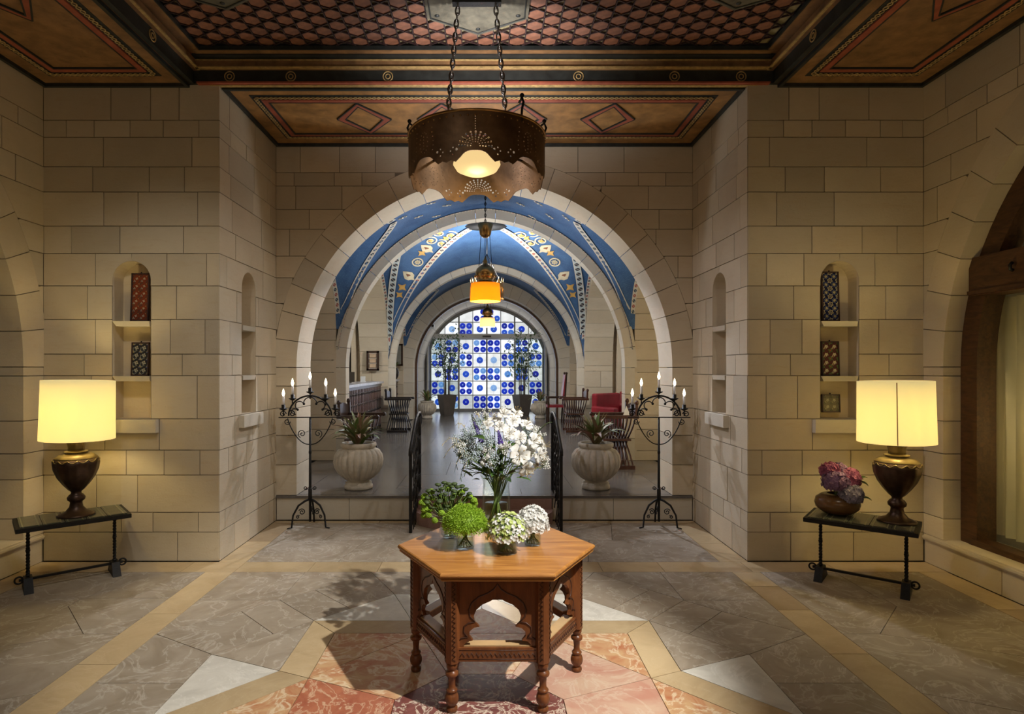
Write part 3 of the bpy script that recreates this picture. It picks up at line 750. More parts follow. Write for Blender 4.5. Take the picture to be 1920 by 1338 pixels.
for X, Y in PLQ:
    hp = [(.45*math.cos(math.pi/6+i*math.pi/3), .45*math.sin(math.pi/6+i*math.pi/3)) for i in range(6)]
    p = G().prism(hp, lambda u, v, w: (X+u, Y+v, LZ+w), -.045, .02).obj('ceiling_plaque', P_PLAQ, ceil)
    g = G(); g.tube([(X+u*.93, Y+v*.93, LZ-.047) for u, v in hp], .007, 6, True); g.obj('plaque_moulding', P_BLACK, p)
    for i in range(6): G().ball((X+hp[i][0]*.8, Y+hp[i][1]*.8, LZ-.045), .02, 8, 5, (1, 1, .4)).obj('plaque_boss', P_BLACK, p)
# ---------------------------------------------------------------- vaulted passage
HWV, EP = 2.3, .155; RV = HWV+EP
def zb(x, hw=HWV):
    x = min(abs(x)*HWV/hw, HWV); return SPR+math.sqrt(max(RV*RV-(x+EP)**2, 0))
Y1a, Y1b, Y2a, Y2b, Y3a, Y3b = YB, 9.12, 9.34, 13.9, 14.1, 16.4
def bay_small(ya, yb):
    cy, hl = (ya+yb)/2, (yb-ya)/2
    def lun(x, y): 
        q = max(0, 1-((y-cy)/hl)**2); return 2.30+1.0*math.sqrt(q)+(HWV-abs(x))*.40*q**.25
    return (lambda x, y: max(zb(x), lun(x, y))), lun
def bay_big(x, y):
    yy_ = (y-(Y2a+Y2b)/2)/((Y2b-Y2a)/2)*HWV; xx = min(abs(x), HWV)
    return max(zb(x), zb(min(abs(yy_), HWV)))+.42*(1-(xx/HWV)**2)*(1-min(1, (yy_/HWV)**2))
s1, l1 = bay_small(Y1a, Y1b); s3, l3 = bay_small(Y3a, Y3b)
def vault(name, fn, ya, yb, nx_, ny_, lab, hole_=0):
    rows = []
    for j in range(ny_+1):
        y = (ya+yb)/2-(yb-ya)/2*math.cos(math.pi*j/ny_) if fn is bay_big else ya+(yb-ya)*j/ny_
        rows.append([(XC+HWV*math.sin(-math.pi/2+math.pi*i/nx_), y, fn(HWV*math.sin(-math.pi/2+math.pi*i/nx_), y)) for i in range(nx_+1)])
    g = G().grid(rows)
    o = g.obj(name, BLUE)
    return struct(o, lab, 'ceiling')
v1 = vault('ceiling_vault', s1, Y1a, Y1b, 72, 48, 'blue starred vault with two lunettes just behind the great arch')
v2 = vault('ceiling_vault', bay_big, Y2a, Y2b, 72, 72, 'domed blue groin vault with gold arabesques in the middle of the passage')
v3 = vault('ceiling_vault', s3, Y3a, Y3b, 60, 40, 'blue vault before the arch of the glass doors')
def vstrip(name, fn, path, w_, mat, parent, rep, drop=.02):
    L, R_ = [], []
    for i, (x, y) in enumerate(path):
        a, b = path[max(0, i-1)], path[min(len(path)-1, i+1)]
        tx, ty = b[0]-a[0], b[1]-a[1]; l = math.hypot(tx, ty) or 1; nx_, ny_ = -ty/l*w_/2, tx/l*w_/2
        for s, o in ((-1, L), (1, R_)):
            X, Y = x+s*nx_, y+s*ny_; X = max(-HWV+.004, min(HWV-.004, X)); o.append((XC+X, Y, fn(X, Y)-drop))
    return strip(name, L, R_, mat, parent, rep)
def on_barrel(y, w_, a0, a1, n=50):
    L, R_ = [], []
    for i in range(n+1):
        x = HWV*math.sin(a0+(a1-a0)*i/n)
        L.append((XC+x*.992, y-w_/2, zb(x)-.012)); R_.append((XC+x*.992, y+w_/2, zb(x)-.012))
    return L, R_
def groin_small(lun, ya, yb, s, far):
    cy = (ya+yb)/2; pts = []
    for i in range(31):
        y = cy+(yb-cy if far else ya-cy)*(.04+.955*i/30)
        lo, hi = .3, HWV
        for _ in range(40):
            m = (lo+hi)/2
            if zb(m) > lun(m, y): lo = m
            else: hi = m
        pts.append((s*lo, y))
    return pts
for (fn, lun, ya, yb, par) in ((s1, l1, Y1a, Y1b, v1), (s3, l3, Y3a, Y3b, v3)):
    for s in (-1, 1):
        for far in (0, 1): vstrip('mosaic_border', fn, groin_small(lun, ya, yb, s, far), .10 if par is v1 else .09, MOS_DOT, par, 11)
        vstrip('mosaic_border', fn, [(s*(HWV-.035), ya+.01+(yb-ya-.02)*i/50) for i in range(51)], .065, MOS_SQ, par, 12, .012)
for y, par in ((Y1b-.02, v1), (Y2b-.02, v2)):
    for a0, a1 in ((-1.45, 0), (0, 1.45)):
        L, R_ = on_barrel(y, .035, a0, a1); strip('mosaic_border', L, R_, MOS_SQ, par, 22)
cy2 = (Y2a+Y2b)/2; h2 = (Y2b-Y2a)/2
for s in (-1, 1):
    for t in (-1, 1):
        vstrip('mosaic_border', bay_big, [(s*HWV*k, cy2+t*h2*k) for k in [math.sin(math.pi/2*(1-.93*i/60)) for i in range(61)]], .15, MOS_RED, v2, 9, .03)
    vstrip('mosaic_border', bay_big, [(s*(2.26-.80*(i/50)**1.15), Y2b-.10-2.5*(i/50)) for i in range(51)], .15, MOS_BW, v2, 7, .03)
    vstrip('mosaic_border', bay_big, [(s*(HWV-.04), Y2a+.02+(Y2b-Y2a-.04)*i/60) for i in range(61)], .07, MOS_SQ, v2, 12, .014)
# painted stars and arabesques: thin gilded relief lying on the vault surface
def hit(x, y, fn, ya, yb):
    d = Vector(((x-VX)/F, 1, (VY-y)/F)); best = None
    n = 600
    for i in range(n+1):
        Y = ya+(yb-ya)*i/n; p = Vector((d.x*Y, Y, H+d.z*Y)); xx = p.x-XC
        if abs(xx) < HWV and p.z >= fn(xx, Y)-.012: return Vector((xx, Y))
    return None
def on(fn, x, y, drop=.012): return (XC+x, y, fn(x, y)-drop)
def tangent(fn, c):
    e = .02; p = Vector(on(fn, *c)); du = (Vector(on(fn, c.x+e, c.y))-Vector(on(fn, c.x-e, c.y))).normalized(); dv = (Vector(on(fn, c.x, c.y+e))-Vector(on(fn, c.x, c.y-e))).normalized()
    n = du.cross(dv).normalized(); dv = n.cross(du); return p, du, dv, n
def flat(fn, c, polys, name, mat, parent):
    p, du, dv, n = tangent(fn, c); g = G(); n = n if n.z < 0 else -n
    for poly in polys: g.prism(poly, lambda u, v, w: tuple(p+du*u+dv*v+n*w), -.004, .006)
    return g.obj(name, mat, parent)
STARW = plain('star_paint', (.80, .74, .58), .6); ARAB = plain('arabesque_paint', (.66, .58, .40), .6, var=.2); ARABG = plain('arabesque_gold', (.62, .37, .10), .6, var=.25)
def star4(r, q=.3): return [(r*(1 if i % 2 == 0 else q)*math.cos(i*math.pi/4), r*(1 if i % 2 == 0 else q)*math.sin(i*math.pi/4)) for i in range(8)]
for x, y in ((779, 380), (808, 381), (838, 385), (755, 408), (785, 406), (818, 405), (976, 383), (1009, 381), (1040, 382), (998, 407), (1030, 405), (1061, 408)):
    c = hit(x, y, s1, Y1a, Y1b)
    if c: flat(s1, c, [star4(.04, .3), [(u+.05, v+.03) for u, v in star4(.02, .35)], [(u-.05, v-.03) for u, v in star4(.02, .35)]], 'painted_star', STARW, v1)
def ringp(r, w_, n=20): return [[(rr*math.cos(a), rr*math.sin(a)) for rr, a in ((r, 2*math.pi*i/n), (r, 2*math.pi*(i+1)/n), (r-w_, 2*math.pi*(i+1)/n), (r-w_, 2*math.pi*i/n))] for i in range(n)]
def spin(poly, a): return [(u*math.cos(a)-v*math.sin(a), u*math.sin(a)+v*math.cos(a)) for u, v in poly]
def swirl(r, w_, t, a0):
    P = spiral((0, 0), r, r*.2, a0, t, 22); out = []
    for a, b in zip(P[:-1], P[1:]):
        k = lambda q, f: (q[0]*f, q[1]*f)
        out.append([a, b, k(b, 1-w_/max(math.hypot(*b), .03)*.9 if math.hypot(*b) > .035 else .5), k(a, 1-w_/max(math.hypot(*a), .03)*.9 if math.hypot(*a) > .035 else .5)])
    return out
leafp = [(0, -.17), (.06, -.10), (.11, -.02), (.09, .06), (.03, .10), (0, .17), (-.03, .10), (-.09, .06), (-.11, -.02), (-.06, -.10)]
for m in (0, 1):
    mx = (lambda x: x) if not m else (lambda x: 2*911.5-x)
    for x, y, k, r in ((749, 552, 'bud', .10), (754, 538, 'bud', .12), (767, 517, 'leaf', .13), (783, 491, 'ros', .125), (791, 474, 'bud', .11), (801, 466, 'leaf', .13), (808, 451, 'sw', .15), (828, 456, 'sw', .14), (824, 437, 'sw2', .14), (846, 441, 'sw', .16), (836, 446, 'bud', .09), (861, 440, 'bud', .09)):
        c = hit(mx(x), y, bay_big, Y2a, Y2b)
        if not c: continue
        a = (-.6 if not m else .6)
        if k == 'leaf':
            o = flat(bay_big, c, [spin([(u*r/.12, v*r/.12) for u, v in leafp], a)], 'painted_leaf', ARAB, v2)
            flat(bay_big, c+Vector((0, -.004)), [spin([(u*.35*r/.12, v*.5*r/.12) for u, v in leafp], a)], 'painted_leaf_heart', plain('leaf_heart', (.20, .07, .03), .6), v2)
        elif k == 'ros': flat(bay_big, c, ringp(r, .028)+[spin(star4(r*.62, .5), j) for j in (0, math.pi/4)], 'painted_rosette', ARAB, v2)
        elif k == 'bud': flat(bay_big, c, [spin(star4(r, .45), a)], 'painted_bud', ARABG, v2)
        else:
            o = flat(bay_big, c, swirl(r*1.05, .03, 1.6 if k == 'sw' else -1.4, a*3), 'painted_scroll', ARAB, v2)
            flat(bay_big, c, [star4(r*.5, .45)], 'painted_bud', ARABG, v2)
# dark octagonal lantern opening at the crown
cr = bay_big(0, cy2); g = G()
g.lathe([(.42, cr-.10), (.30, cr-.03), (.02, cr+.0)], 8, (XC, cy2, 0)); g.obj('crown_boss', plain('dark_crown', (.05, .055, .065), .8), v2)
# transverse arches
fT = lambda Y: (lambda u, v, w: (u, Y-w, v))
for ya, yb, k, lab in ((Y1b, Y2a, 23, 'slender stone arch between the starred vault and the domed vault'), (Y2b, Y3a, 21, 'slender stone arch beyond the domed vault')):
    o = G()
    for s in (-1, 1): o.box((XC+s*2.24, (ya+yb)/2+.01, (SPR+PZ)/2), (.12, yb-ya-.06, SPR-PZ-.01))
    o = struct(o.obj('wall_rib', MORTAR), lab, 'arch')
    voussoirs(fT(ya), XC, SPR, HWV-.15, HWV+.03, k, o, (ya-yb, .004), mat=STONE2, e=EP)
    for s in (-1, 1):
        cz = [PZ, .62, .98, 1.3, SPR]
        for z0, z1 in zip(cz[:-1], cz[1:]):
            a, b = sorted((XC+s*(HWV-.15), XC+s*(HWV+.03))); block('pier_stone', rectl(a, z0+GAP, b, z1-GAP), fT(ya), o, STONE2, ya-yb, .003)
# side arches of the bays: tunnels through the thick passage walls, built of wedge stones
def side_tunnel(s, cy, hs, spring, x_in, x_out, name, lab, n, th=.14):
    par = G().box((XC+s*(x_in+.25), cy+hs+th/2, (spring+PZ)/2), (x_out-x_in-.6 if x_out-x_in > .7 else .05, th*.8, spring-PZ)).obj(name, MORTAR); struct(par, lab, 'wall')
    fr = lambda u, v, w: (XC+s*(x_out-w), u, v)
    voussoirs(fr, cy, spring, hs, hs+th, n, par, (0, x_out-x_in), mat=STONE)
    zs = [PZ]+[c for c in COURSES if PZ+.1 < c < spring-.1]+[spring]
    r = random.Random(int(cy*10))
    for t in (-1, 1):
        for i, (z0, z1) in enumerate(zip(zs[:-1], zs[1:])):
            L = x_out-x_in; k = r.uniform(.35, .65) if (i % 2 == 0 and L > .55) else None
            xs = [x_in, x_in+L*k, x_out] if k else [x_in, x_out]
            for p, q in zip(xs[:-1], xs[1:]):
                a, b = sorted((XC+s*(p+GAP*(p > x_in)), XC+s*(q-GAP))); yy0, yy1 = sorted((cy+t*hs, cy+t*(hs+th)))
                G().box(((a+b)/2, (yy0+yy1)/2, (z0+z1)/2), (b-a, yy1-yy0, z1-z0-2*GAP)).obj('jamb_stone', STONE, par)
    return par
for s, sd in ((-1, 'left'), (1, 'right')):
    who = 'reception side' if s < 0 else 'red armchair side'
    side_tunnel(s, (Y1a+Y1b)/2, .985, 2.30, HWV, HWV+.95, 'wall_bay_'+sd, 'stone recess beside the great arch on the '+who, 13)
    side_tunnel(s, cy2, 2.24, SPR+.05, HWV, HWV+.66, 'wall_middle_'+sd, 'wide side arch of the domed bay on the '+who, 21)
    side_tunnel(s, (Y3a+Y3b)/2, 1.12, 2.25, HWV, HWV+.75, 'wall_end_'+sd, 'last side recess of the passage on the '+who, 13)
    for y0, y1, x, nm in ((Y1a-.1, Y2a, HWV+.95, 'a'), (Y3a-.3, Y3b+.1, HWV+.75, 'b')):
        o = G().box((XC+s*(x+.05), (y0+y1)/2, 2.2), (.1, y1-y0, 4)).obj('wall_closing_'+sd, STONE); struct(o, 'back of the stone recess %s on the %s' % ('near the great arch' if nm == 'a' else 'near the glass doors', who), 'wall')
    # aisle room behind the wide side arch
    o = G().box((XC+s*6.0, 11.6, 2.2), (.1, 7.2, 4.4)).box((XC+s*4.55, 15.2, 2.2), (3.0, .1, 4.4)).box((XC+s*4.55, 8.2, 2.2), (3.0, .1, 4.4)).box((XC+s*4.6, 11.7, 4.3), (3.0, 7.2, .1)).obj('wall_aisle_'+sd, PLASTER)
    struct(o, 'grey plaster aisle room behind the wide arch on the '+who, 'wall')
    o = G().box((XC+s*4.6, 11.7, PZ-.02), (3.4, 7.0, .03)).obj('floor_aisle', M_PASS); struct(o, 'dark floor of the aisle on the '+who, 'floor')
# end wall with the arch of the glass doors, and the short tunnel behind it
fE = lambda u, v, w: (u, Y3b-w, v)
RE0, RE1, YG = 2.03, 2.44, 19.7
we = sheet([[(XC-2.8, PZ), (XC-RE0-.05, PZ), (XC-RE0-.05, SPR)]+arc(XC, SPR, RE0+.05, math.pi, 0, 40)[1:]+[(XC+RE0+.05, PZ), (XC+2.8, PZ), (XC+2.8, 4.6), (XC-2.8, 4.6)]], lambda u, v, w: (u, Y3b+.01+w, v), .3, 'wall_end', MORTAR); struct(we, 'end wall with the arch of the glass doors', 'wall')
voussoirs(fE, XC, SPR, RE0, RE1, 25, we, (-.35, .003), mat=STONE2)
cz = [PZ, .62, .98, 1.3, SPR]
for s in (-1, 1):
    for z0, z1 in zip(cz[:-1], cz[1:]):
        a, b = sorted((XC+s*RE0, XC+s*(HWV+.02))); block('jamb_stone', rectl(a, z0+GAP, b, z1-GAP), fE, we, STONE2, -.35, .003)
tn = G().box((XC, 18.1, PZ-.06), (4.4, 3.2, .02)).obj('wall_tunnel', MORTAR); struct(tn, 'stone barrel tunnel in front of the glass doors', 'wall')
for (ya, yb) in ((16.76, 17.75), (17.75, 18.75), (18.75, 19.72)):
    fr = (lambda ya: lambda u, v, w: (u, ya-w, v))(ya)
    voussoirs(fr, XC, SPR, RE0, RE0+.25, 15, tn, (ya-yb+.006, 0), mat=STONE, name='tunnel_stone')
    for s in (-1, 1):
        for z0, z1 in zip(cz[:-1], cz[1:]):
            a, b = sorted((XC+s*RE0, XC+s*(RE0+.25))); block('tunnel_stone', rectl(a, z0+GAP, b, z1-GAP), fr, tn, STONE, ya-yb+.006, 0)
def ring_frame(name, r0, r1, y0, y1, mat, parent, z0=PZ):
    lp = [(XC-r1, z0), (XC-r1, SPR)]+arc(XC, SPR, r1, math.pi, 0, 48)[1:]+[(XC+r1, z0), (XC+r0, z0), (XC+r0, SPR)]+arc(XC, SPR, r0, 0, math.pi, 48)[1:]+[(XC-r0, z0)]
    return sheet([lp], lambda u, v, w: (u, y0+w, v), y1-y0, name, mat, parent)
dfm = ring_frame('trim_1', 1.97, 2.03, 16.78, 16.95, W_FRAME, None); struct(dfm, 'dark wooden arched frame just inside the end arch', 'trim')
# ---------------------------------------------------------------- glass wall with blue discs
def clip_disc(poly, cu, cv, R, n=64):
    for i in range(n):
        a = 2*math.pi*i/n; nx_, ny_ = math.cos(a), math.sin(a); d = R-0; out = []
        for p, q in zip(poly, poly[1:]+poly[:1]):
            sp_, sq = (p[0]-cu)*nx_+(p[1]-cv)*ny_-d, (q[0]-cu)*nx_+(q[1]-cv)*ny_-d
            if sp_ <= 0: out.append(p)
            if (sp_ < 0 < sq) or (sq < 0 < sp_):
                t = sp_/(sp_-sq); out.append((p[0]+(q[0]-p[0])*t, p[1]+(q[1]-p[1])*t))
        poly = out
        if len(poly) < 3: return None
    return poly
def lit(name, stops, st, rough=.2, rad=False):
    m, nt, b = nmat(name); oi = N(nt, 'ShaderNodeObjectInfo'); c = ramp(nt, oi.outputs['Random'], stops)
    v = coord(nt); c = mixc(nt, 1.0, c, ramp(nt, noise(nt, v, 6, 3), [(.3, (.78,)*3), (.7, (1, 1, 1))]), 'MULTIPLY')
    if rad:
        gr = N(nt, 'ShaderNodeTexGradient', gradient_type='SPHERICAL'); mp_ = N(nt, 'ShaderNodeMapping'); mp_.inputs['Scale'].default_value = (9.5, 9.5, 0); nt.links.new(N(nt, 'ShaderNodeTexCoord').outputs['Object'], mp_.inputs[0]); nt.links.new(mp_.outputs[0], gr.inputs[0])
        k = ramp(nt, gr.outputs['Fac'], [(.0, (.55,)*3), (.12, (1,)*3), (.45, (.75,)*3), (.58, (1.0,)*3), (.72, (.6,)*3), (.8, (1,)*3)])
        c = mixc(nt, 1.0, c, k, 'MULTIPLY'); c = mixc(nt, ramp(nt, gr.outputs['Fac'], [(.74, (0, 0, 0)), (.84, (.45,)*3)]), c, (.35, .6, 1))
    nt.links.new(c, b.inputs['Base Color']); nt.links.new(c, b.inputs['Emission Color']); b.inputs['Emission Strength'].default_value = st; b.inputs['Roughness'].default_value = rough; return m
PANE = lit('daylit_milky_glass', [(0, (.40, .44, .45)), (.35, (.62, .64, .62)), (.6, (.80, .84, .88)), (1, (.92, .96, 1))], 1.12)
DISC = lit('blue_disc_glass', [(0, (.004, .012, .30)), (.45, (.008, .035, .55)), (.78, (.02, .10, .62)), (.9, (.10, .30, .75)), (1, (.30, .50, .85))], .9, .2, True)
HUB = lit('blue_disc_hub', [(0, (.01, .05, .5)), (.6, (.06, .2, .8)), (1, (.35, .6, .95))], 1.0)
LEAD = plain('grey_glazing_bar', (.30, .30, .29), .5, var=.1)
dr = ring_frame('door_1', 1.94, 2.03, 19.58, 19.72, LEAD, None); struct(dr, 'glass entrance wall of milky panes with round blue glass discs', 'door')
CW = .4625; YP = 19.66
def dm(r):
    return G().lathe([(0, -.03), (r*.25, -.032), (r*.3, -.018), (r*.55, -.02), (r*.9, -.026), (r, -.012), (r, 0)], 20).mesh('glass_disc', DISC)
dS, dF = dm(.108), dm(.098); hubm = G().ball((0, 0, -.03), .03, 10, 6, (1, 1, .4)).mesh('disc_hub', HUB)
rows = [(2.66-CW*(r+1), 2.66-CW*r, ['SFSFFSFS', 'FSFSSFSF'][r % 2]) for r in range(5)]+[(2.83, 3.225, '.SFSSFS.'), (3.225, 3.69, '..SFFS..'), (3.69, 3.80, '........')]
rp = random.Random(5)
for z0, z1, pat in rows:
    for c in range(8):
        x0 = XC+(c-4)*CW; p = clip_disc(rectl(x0+.012, z0+.012, x0+CW-.012, z1-.012), XC, SPR, 1.96) if z1 > 2 else rectl(x0+.012, z0+.012, x0+CW-.012, z1-.012)
        if not p: continue
        pn = G().prism(p, lambda u, v, w_: (u, YP+w_, v), 0, .01).obj('pane', PANE, dr)
        zc = (z0+z1)/2 if z1 != 3.225 else z1-CW/2; xc = x0+CW/2
        spots = [] if pat[c] == '.' else [(xc, zc)] if pat[c] == 'S' else [(xc+a*.108, zc+b*.108) for a in (-1, 1) for b in (-1, 1)]
        for X, Z in spots:
            if math.hypot(X-XC, max(0, Z-SPR)) > 1.86 or Z < z0: continue
            d = inst('glass_disc', dS if pat[c] == 'S' else dF, pn, (X, YP-.002, Z), (-math.pi/2, 0, 0))
g = G()
for c in range(9):
    X = XC+(c-4)*CW; h = 1.71+math.sqrt(max(0, 1.96**2-(X-XC)**2))
    g.box((X, YP-.005, (PZ+h)/2), (.022 if c not in (2, 4, 6) else .05, .05, h-PZ))
for z0, z1, pat in rows:
    hw = min(4*CW, math.sqrt(max(0.01, 1.96**2-max(0, z1-SPR)**2))); g.box((XC, YP-.004, z1), (2*hw, .046, .026))
g.box((XC, YP, PZ+.035), (8*CW, .08, .07)); g.obj('glazing_bars', LEAD, dr)
g = G()
for z0, z1, pat in rows[:5]:
    for c in range(8):
        x0 = XC+(c-4)*CW
        if pat[c] == 'S': g.box((x0+CW/2, YP-.001, (z0+z1)/2), (CW, .008, .006)).box((x0+CW/2, YP-.001, (z0+z1)/2), (.006, .008, CW))
g.obj('lead_lines', LEAD, dr)
for s in (-1, 1):
    G().tube([(XC+s*.11+.055*math.cos(t), YP-.06, 1.37+.055*math.sin(t)) for t in [2*math.pi*i/20 for i in range(20)]], .010, 6, True).obj('ring_handle', STEEL, dr)
hd = G().box((XC, 19.45, 2.745), (3.9, .22, .16)).obj('door_header', CREAMW, dr); G().box((XC+.0, 19.335, 2.74), (.28, .02, .05)).obj('sensor', W_BLACK, hd)
for s in (-1, 1): G().box((XC+s*1.93, 19.45, 1.6), (.06, .2, 2.3)).obj('door_post', CREAMW, dr)
for x0, x1 in ((-1.85, -.93), (.93, 1.85)):
    gp = G().box((XC+(x0+x1)/2, 19.40, 1.5), (x1-x0, .012, 2.3)).obj('sliding_leaf', GLASS, dr)
    G().box((XC+(x0 if x0 > 0 else x1), 19.40, 1.5), (.035, .03, 2.3)).obj('leaf_edge', STEEL, gp)
sb = px(812, 611, 17.0); o = empty('security_camera', sb, 0, 'small white security camera on the tunnel wall', 'camera')
G().box((0, 0, 0), (.07, .18, .09)).obj('housing', CREAMW, o); G().tube([(0, -.10, 0), (0, -.085, 0)], .03, 12).obj('lens', W_BLACK, o); G().bar((-.02, 0, .02), (-.18, .02, .10), .02, .02).obj('bracket', CREAMW, o)
# ---------------------------------------------------------------- hanging lanterns of the passage
def chain(a, b, link_len, wire, wid, name, mat, parent, maxn=400):
    a, b = Vector(a), Vector(b); L = (b-a).length; t = (b-a).normalized(); n = int(L/(link_len*.78)); q = Vector((1, 0, 0)); q = (q-t*q.dot(t)).normalized(); r_ = t.cross(q); g = G()
    for i in range(n):
        c = a+(b-a)*((i+.5)/n); u = (q, r_)[i % 2]; P = []
        for k in range(12):
            al = 2*math.pi*k/12; P.append(c+t*(link_len/2*math.cos(al))+u*(wid/2*math.sin(al)))
        g.tube(P, wire, 5, True)
    return g.obj(name, mat, parent)
def lantern(x, y, zs, hs, rs, zc, shade, lab, flare=1.0, power=25, col=(1, .9, .75)):
    t = empty('pendant_lantern', (x, y, zs), 0, lab, 'lantern', 'pendant lanterns of the passage')
    G().lathe([(rs*flare, 0), (rs*.965, hs*.6), (rs*.93, hs), (rs*.91, hs), (rs*.95, hs*.6), (rs*flare-.006, 0)], 40, close=False).obj('shade', shade, t)
    if rs > .18:
        b = G().lathe([(rs*.90, hs), (rs*.66, hs+.01), (rs*.5, hs+.04), (rs*.52, hs+.08), (rs*.64, hs+.10), (rs*.66, hs+.15), (rs*.58, hs+.20), (rs*.42, hs+.235), (rs*.2, hs+.26), (rs*.12, hs+.28), (rs*.16, hs+.30), (rs*.10, hs+.33), (.008, hs+.37)], 28).obj('brass_dome', BRASS2, t)
        bm_ = G().ball((0, 0, 0), .02, 8, 5).mesh('boss', BRASS2)
        for i in range(10): a = 2*math.pi*i/10; inst('boss', bm_, b, (rs*.65*math.cos(a), rs*.65*math.sin(a), hs+.10))
        zt0 = zc-zs; zt = zt0-.42
        G().lathe([(.035, zt-.30), (.075, zt-.26), (.085, zt-.20), (.11, zt-.12), (.10, zt-.11), (.02, zt-.13)], 20).obj('counterweight', BRASS2, t)
        g = G()
        for i in range(3):
            a = 2*math.pi*i/3+.5; g.tube([(.07*math.cos(a), .07*math.sin(a), zt-.26), (rs*.5*math.cos(a), rs*.5*math.sin(a), hs+.20)], .004, 5)
        g.obj('suspension_rods', IRON, t)
        chain((0, 0, zt0), (0, 0, zt-.13), .05, .0045, .022, 'chain', IRON, t)
        G().tube([(0, 0, zt0), (0, 0, zt-.13)], .004, 5).obj('cord', IRON, t)
    else:
        zt = zc-zs; G().lathe([(rs*.93, hs), (.05, hs+.01), (.05, hs+.06), (.02, hs+.10), (.008, hs+.13)], 20).obj('brass_cap', BRASS2, t)
        G().tube([(0, 0, zt), (0, 0, hs+.12)], .006, 5).obj('cord', IRON, t)
    G().ball((0, 0, hs*.4), .045, 12, 8).obj('bulb', emit('lantern_bulb', (1, .93, .8), 6), t)
    light('lantern_light', 'POINT', (x, y, zs+hs*.25), power, col, .06)
    return t
lx = -.005
lantern((910-VX)*8.13/F, 8.13, px(0, 565, 8.13).z, .245, .21, s1(0, 8.13)-.01, ORANGE_SH, 'brass hanging lantern with a glowing orange shade', 1.0, 42, (.96, .97, 1))
lantern((914-VX)*15.2/F, 15.2, px(0, 613, 15.2).z, .235, .20, s3(0, 15.2)-.01, CREAM_SH, 'smaller hanging lantern with a cream parchment shade', 1.0, 60)
# crown lantern of the domed vault: pierced brass ring with leaf points
t = empty('crown_lantern', ((913-VX)*cy2/F, cy2, px(0, 562, cy2).z), 0, 'pierced brass crown lantern hanging in the domed vault behind the orange shade', 'lantern')
n = 20; lp = []
R_ = .33
for i in range(n):
    u0 = 2*math.pi*R_*i/n; d = 2*math.pi*R_/n; lp += [(u0, .30), (u0+d*.25, .36), (u0+d*.5, .42), (u0+d*.75, .36)]
lp += [(2*math.pi*R_, .30), (2*math.pi*R_, .04)]+[(2*math.pi*R_-2*math.pi*R_*(i+.5)/(2*n), .0 if i % 2 else .05) for i in range(2*n)]+[(0, .04)]
hl = []
for i in range(n):
    c = 2*math.pi*R_*(i+.5)/n; hl.append([(c+.03*math.cos(a), .18+.06*math.sin(a)) for a in [2*math.pi*k/10 for k in range(10)]])
sheet([lp]+hl, lambda u, v, w_: ((R_-w_)*math.cos(u/R_), (R_-w_)*math.sin(u/R_), v), .006, 'pierced_ring', BRASS2, t, [2*math.pi*R_*i/60 for i in range(1, 60)], True)
G().lathe([(.29, .05), (.27, .30), (.25, .30), (.27, .05)], 32, close=False).obj('inner_shade', CREAM_SH, t)
zt = bay_big(0, cy2)-t.location.z-.06
G().tube([(0, 0, .9), (0, 0, zt)], .012, 6).obj('rod', IRON, t)
g = G()
for i in range(4):
    a = math.pi/2*i+.4; g.tube([(0, 0, .9), (.32*math.cos(a), .32*math.sin(a), .32)], .006, 5)
g.obj('suspension_rods', IRON, t)
light('lantern_light', 'POINT', (t.location.x, cy2, t.location.z+.1), 170, (1, .97, .93), .1)
light('lantern_uplight', 'POINT', (t.location.x, cy2-.0, t.location.z+.62), 75, (1, .97, .92), .1)
# added unseen fill on the arch jambs and vaults, with the aisle and recess lamps
for s in (-1, 1):
    light('jamb_fill', 'SPOT', (XC+s*1.2, 8.75, 3.3), 300, (.84, .88, 1), .05, (XC+s*2.5, 7.1, 1.5), spot_size=math.radians(62), spot_blend=.8)
    light('aisle_lamp', 'POINT', (XC+s*4.3, 11.2, 3.3), 70 if s < 0 else 60, (1, .95, .86), .2)
    light('vault_fill', 'SPOT', (XC+s*1.7, 12.9, 1.9), 140, (1, .97, .92), .15, (XC-s*.4, 11.0, 4.6), spot_size=math.radians(120), spot_blend=1)
light('vault_fill', 'SPOT', (XC, 8.0, 1.6), 175, (.95, .97, 1), .25, (XC, 8.0, 4.2), spot_size=math.radians(150), spot_blend=1)
light('recess_yellow_lamp', 'POINT', (XC+2.85, 7.6, 1.6), 12, (1, .80, .40), .1)
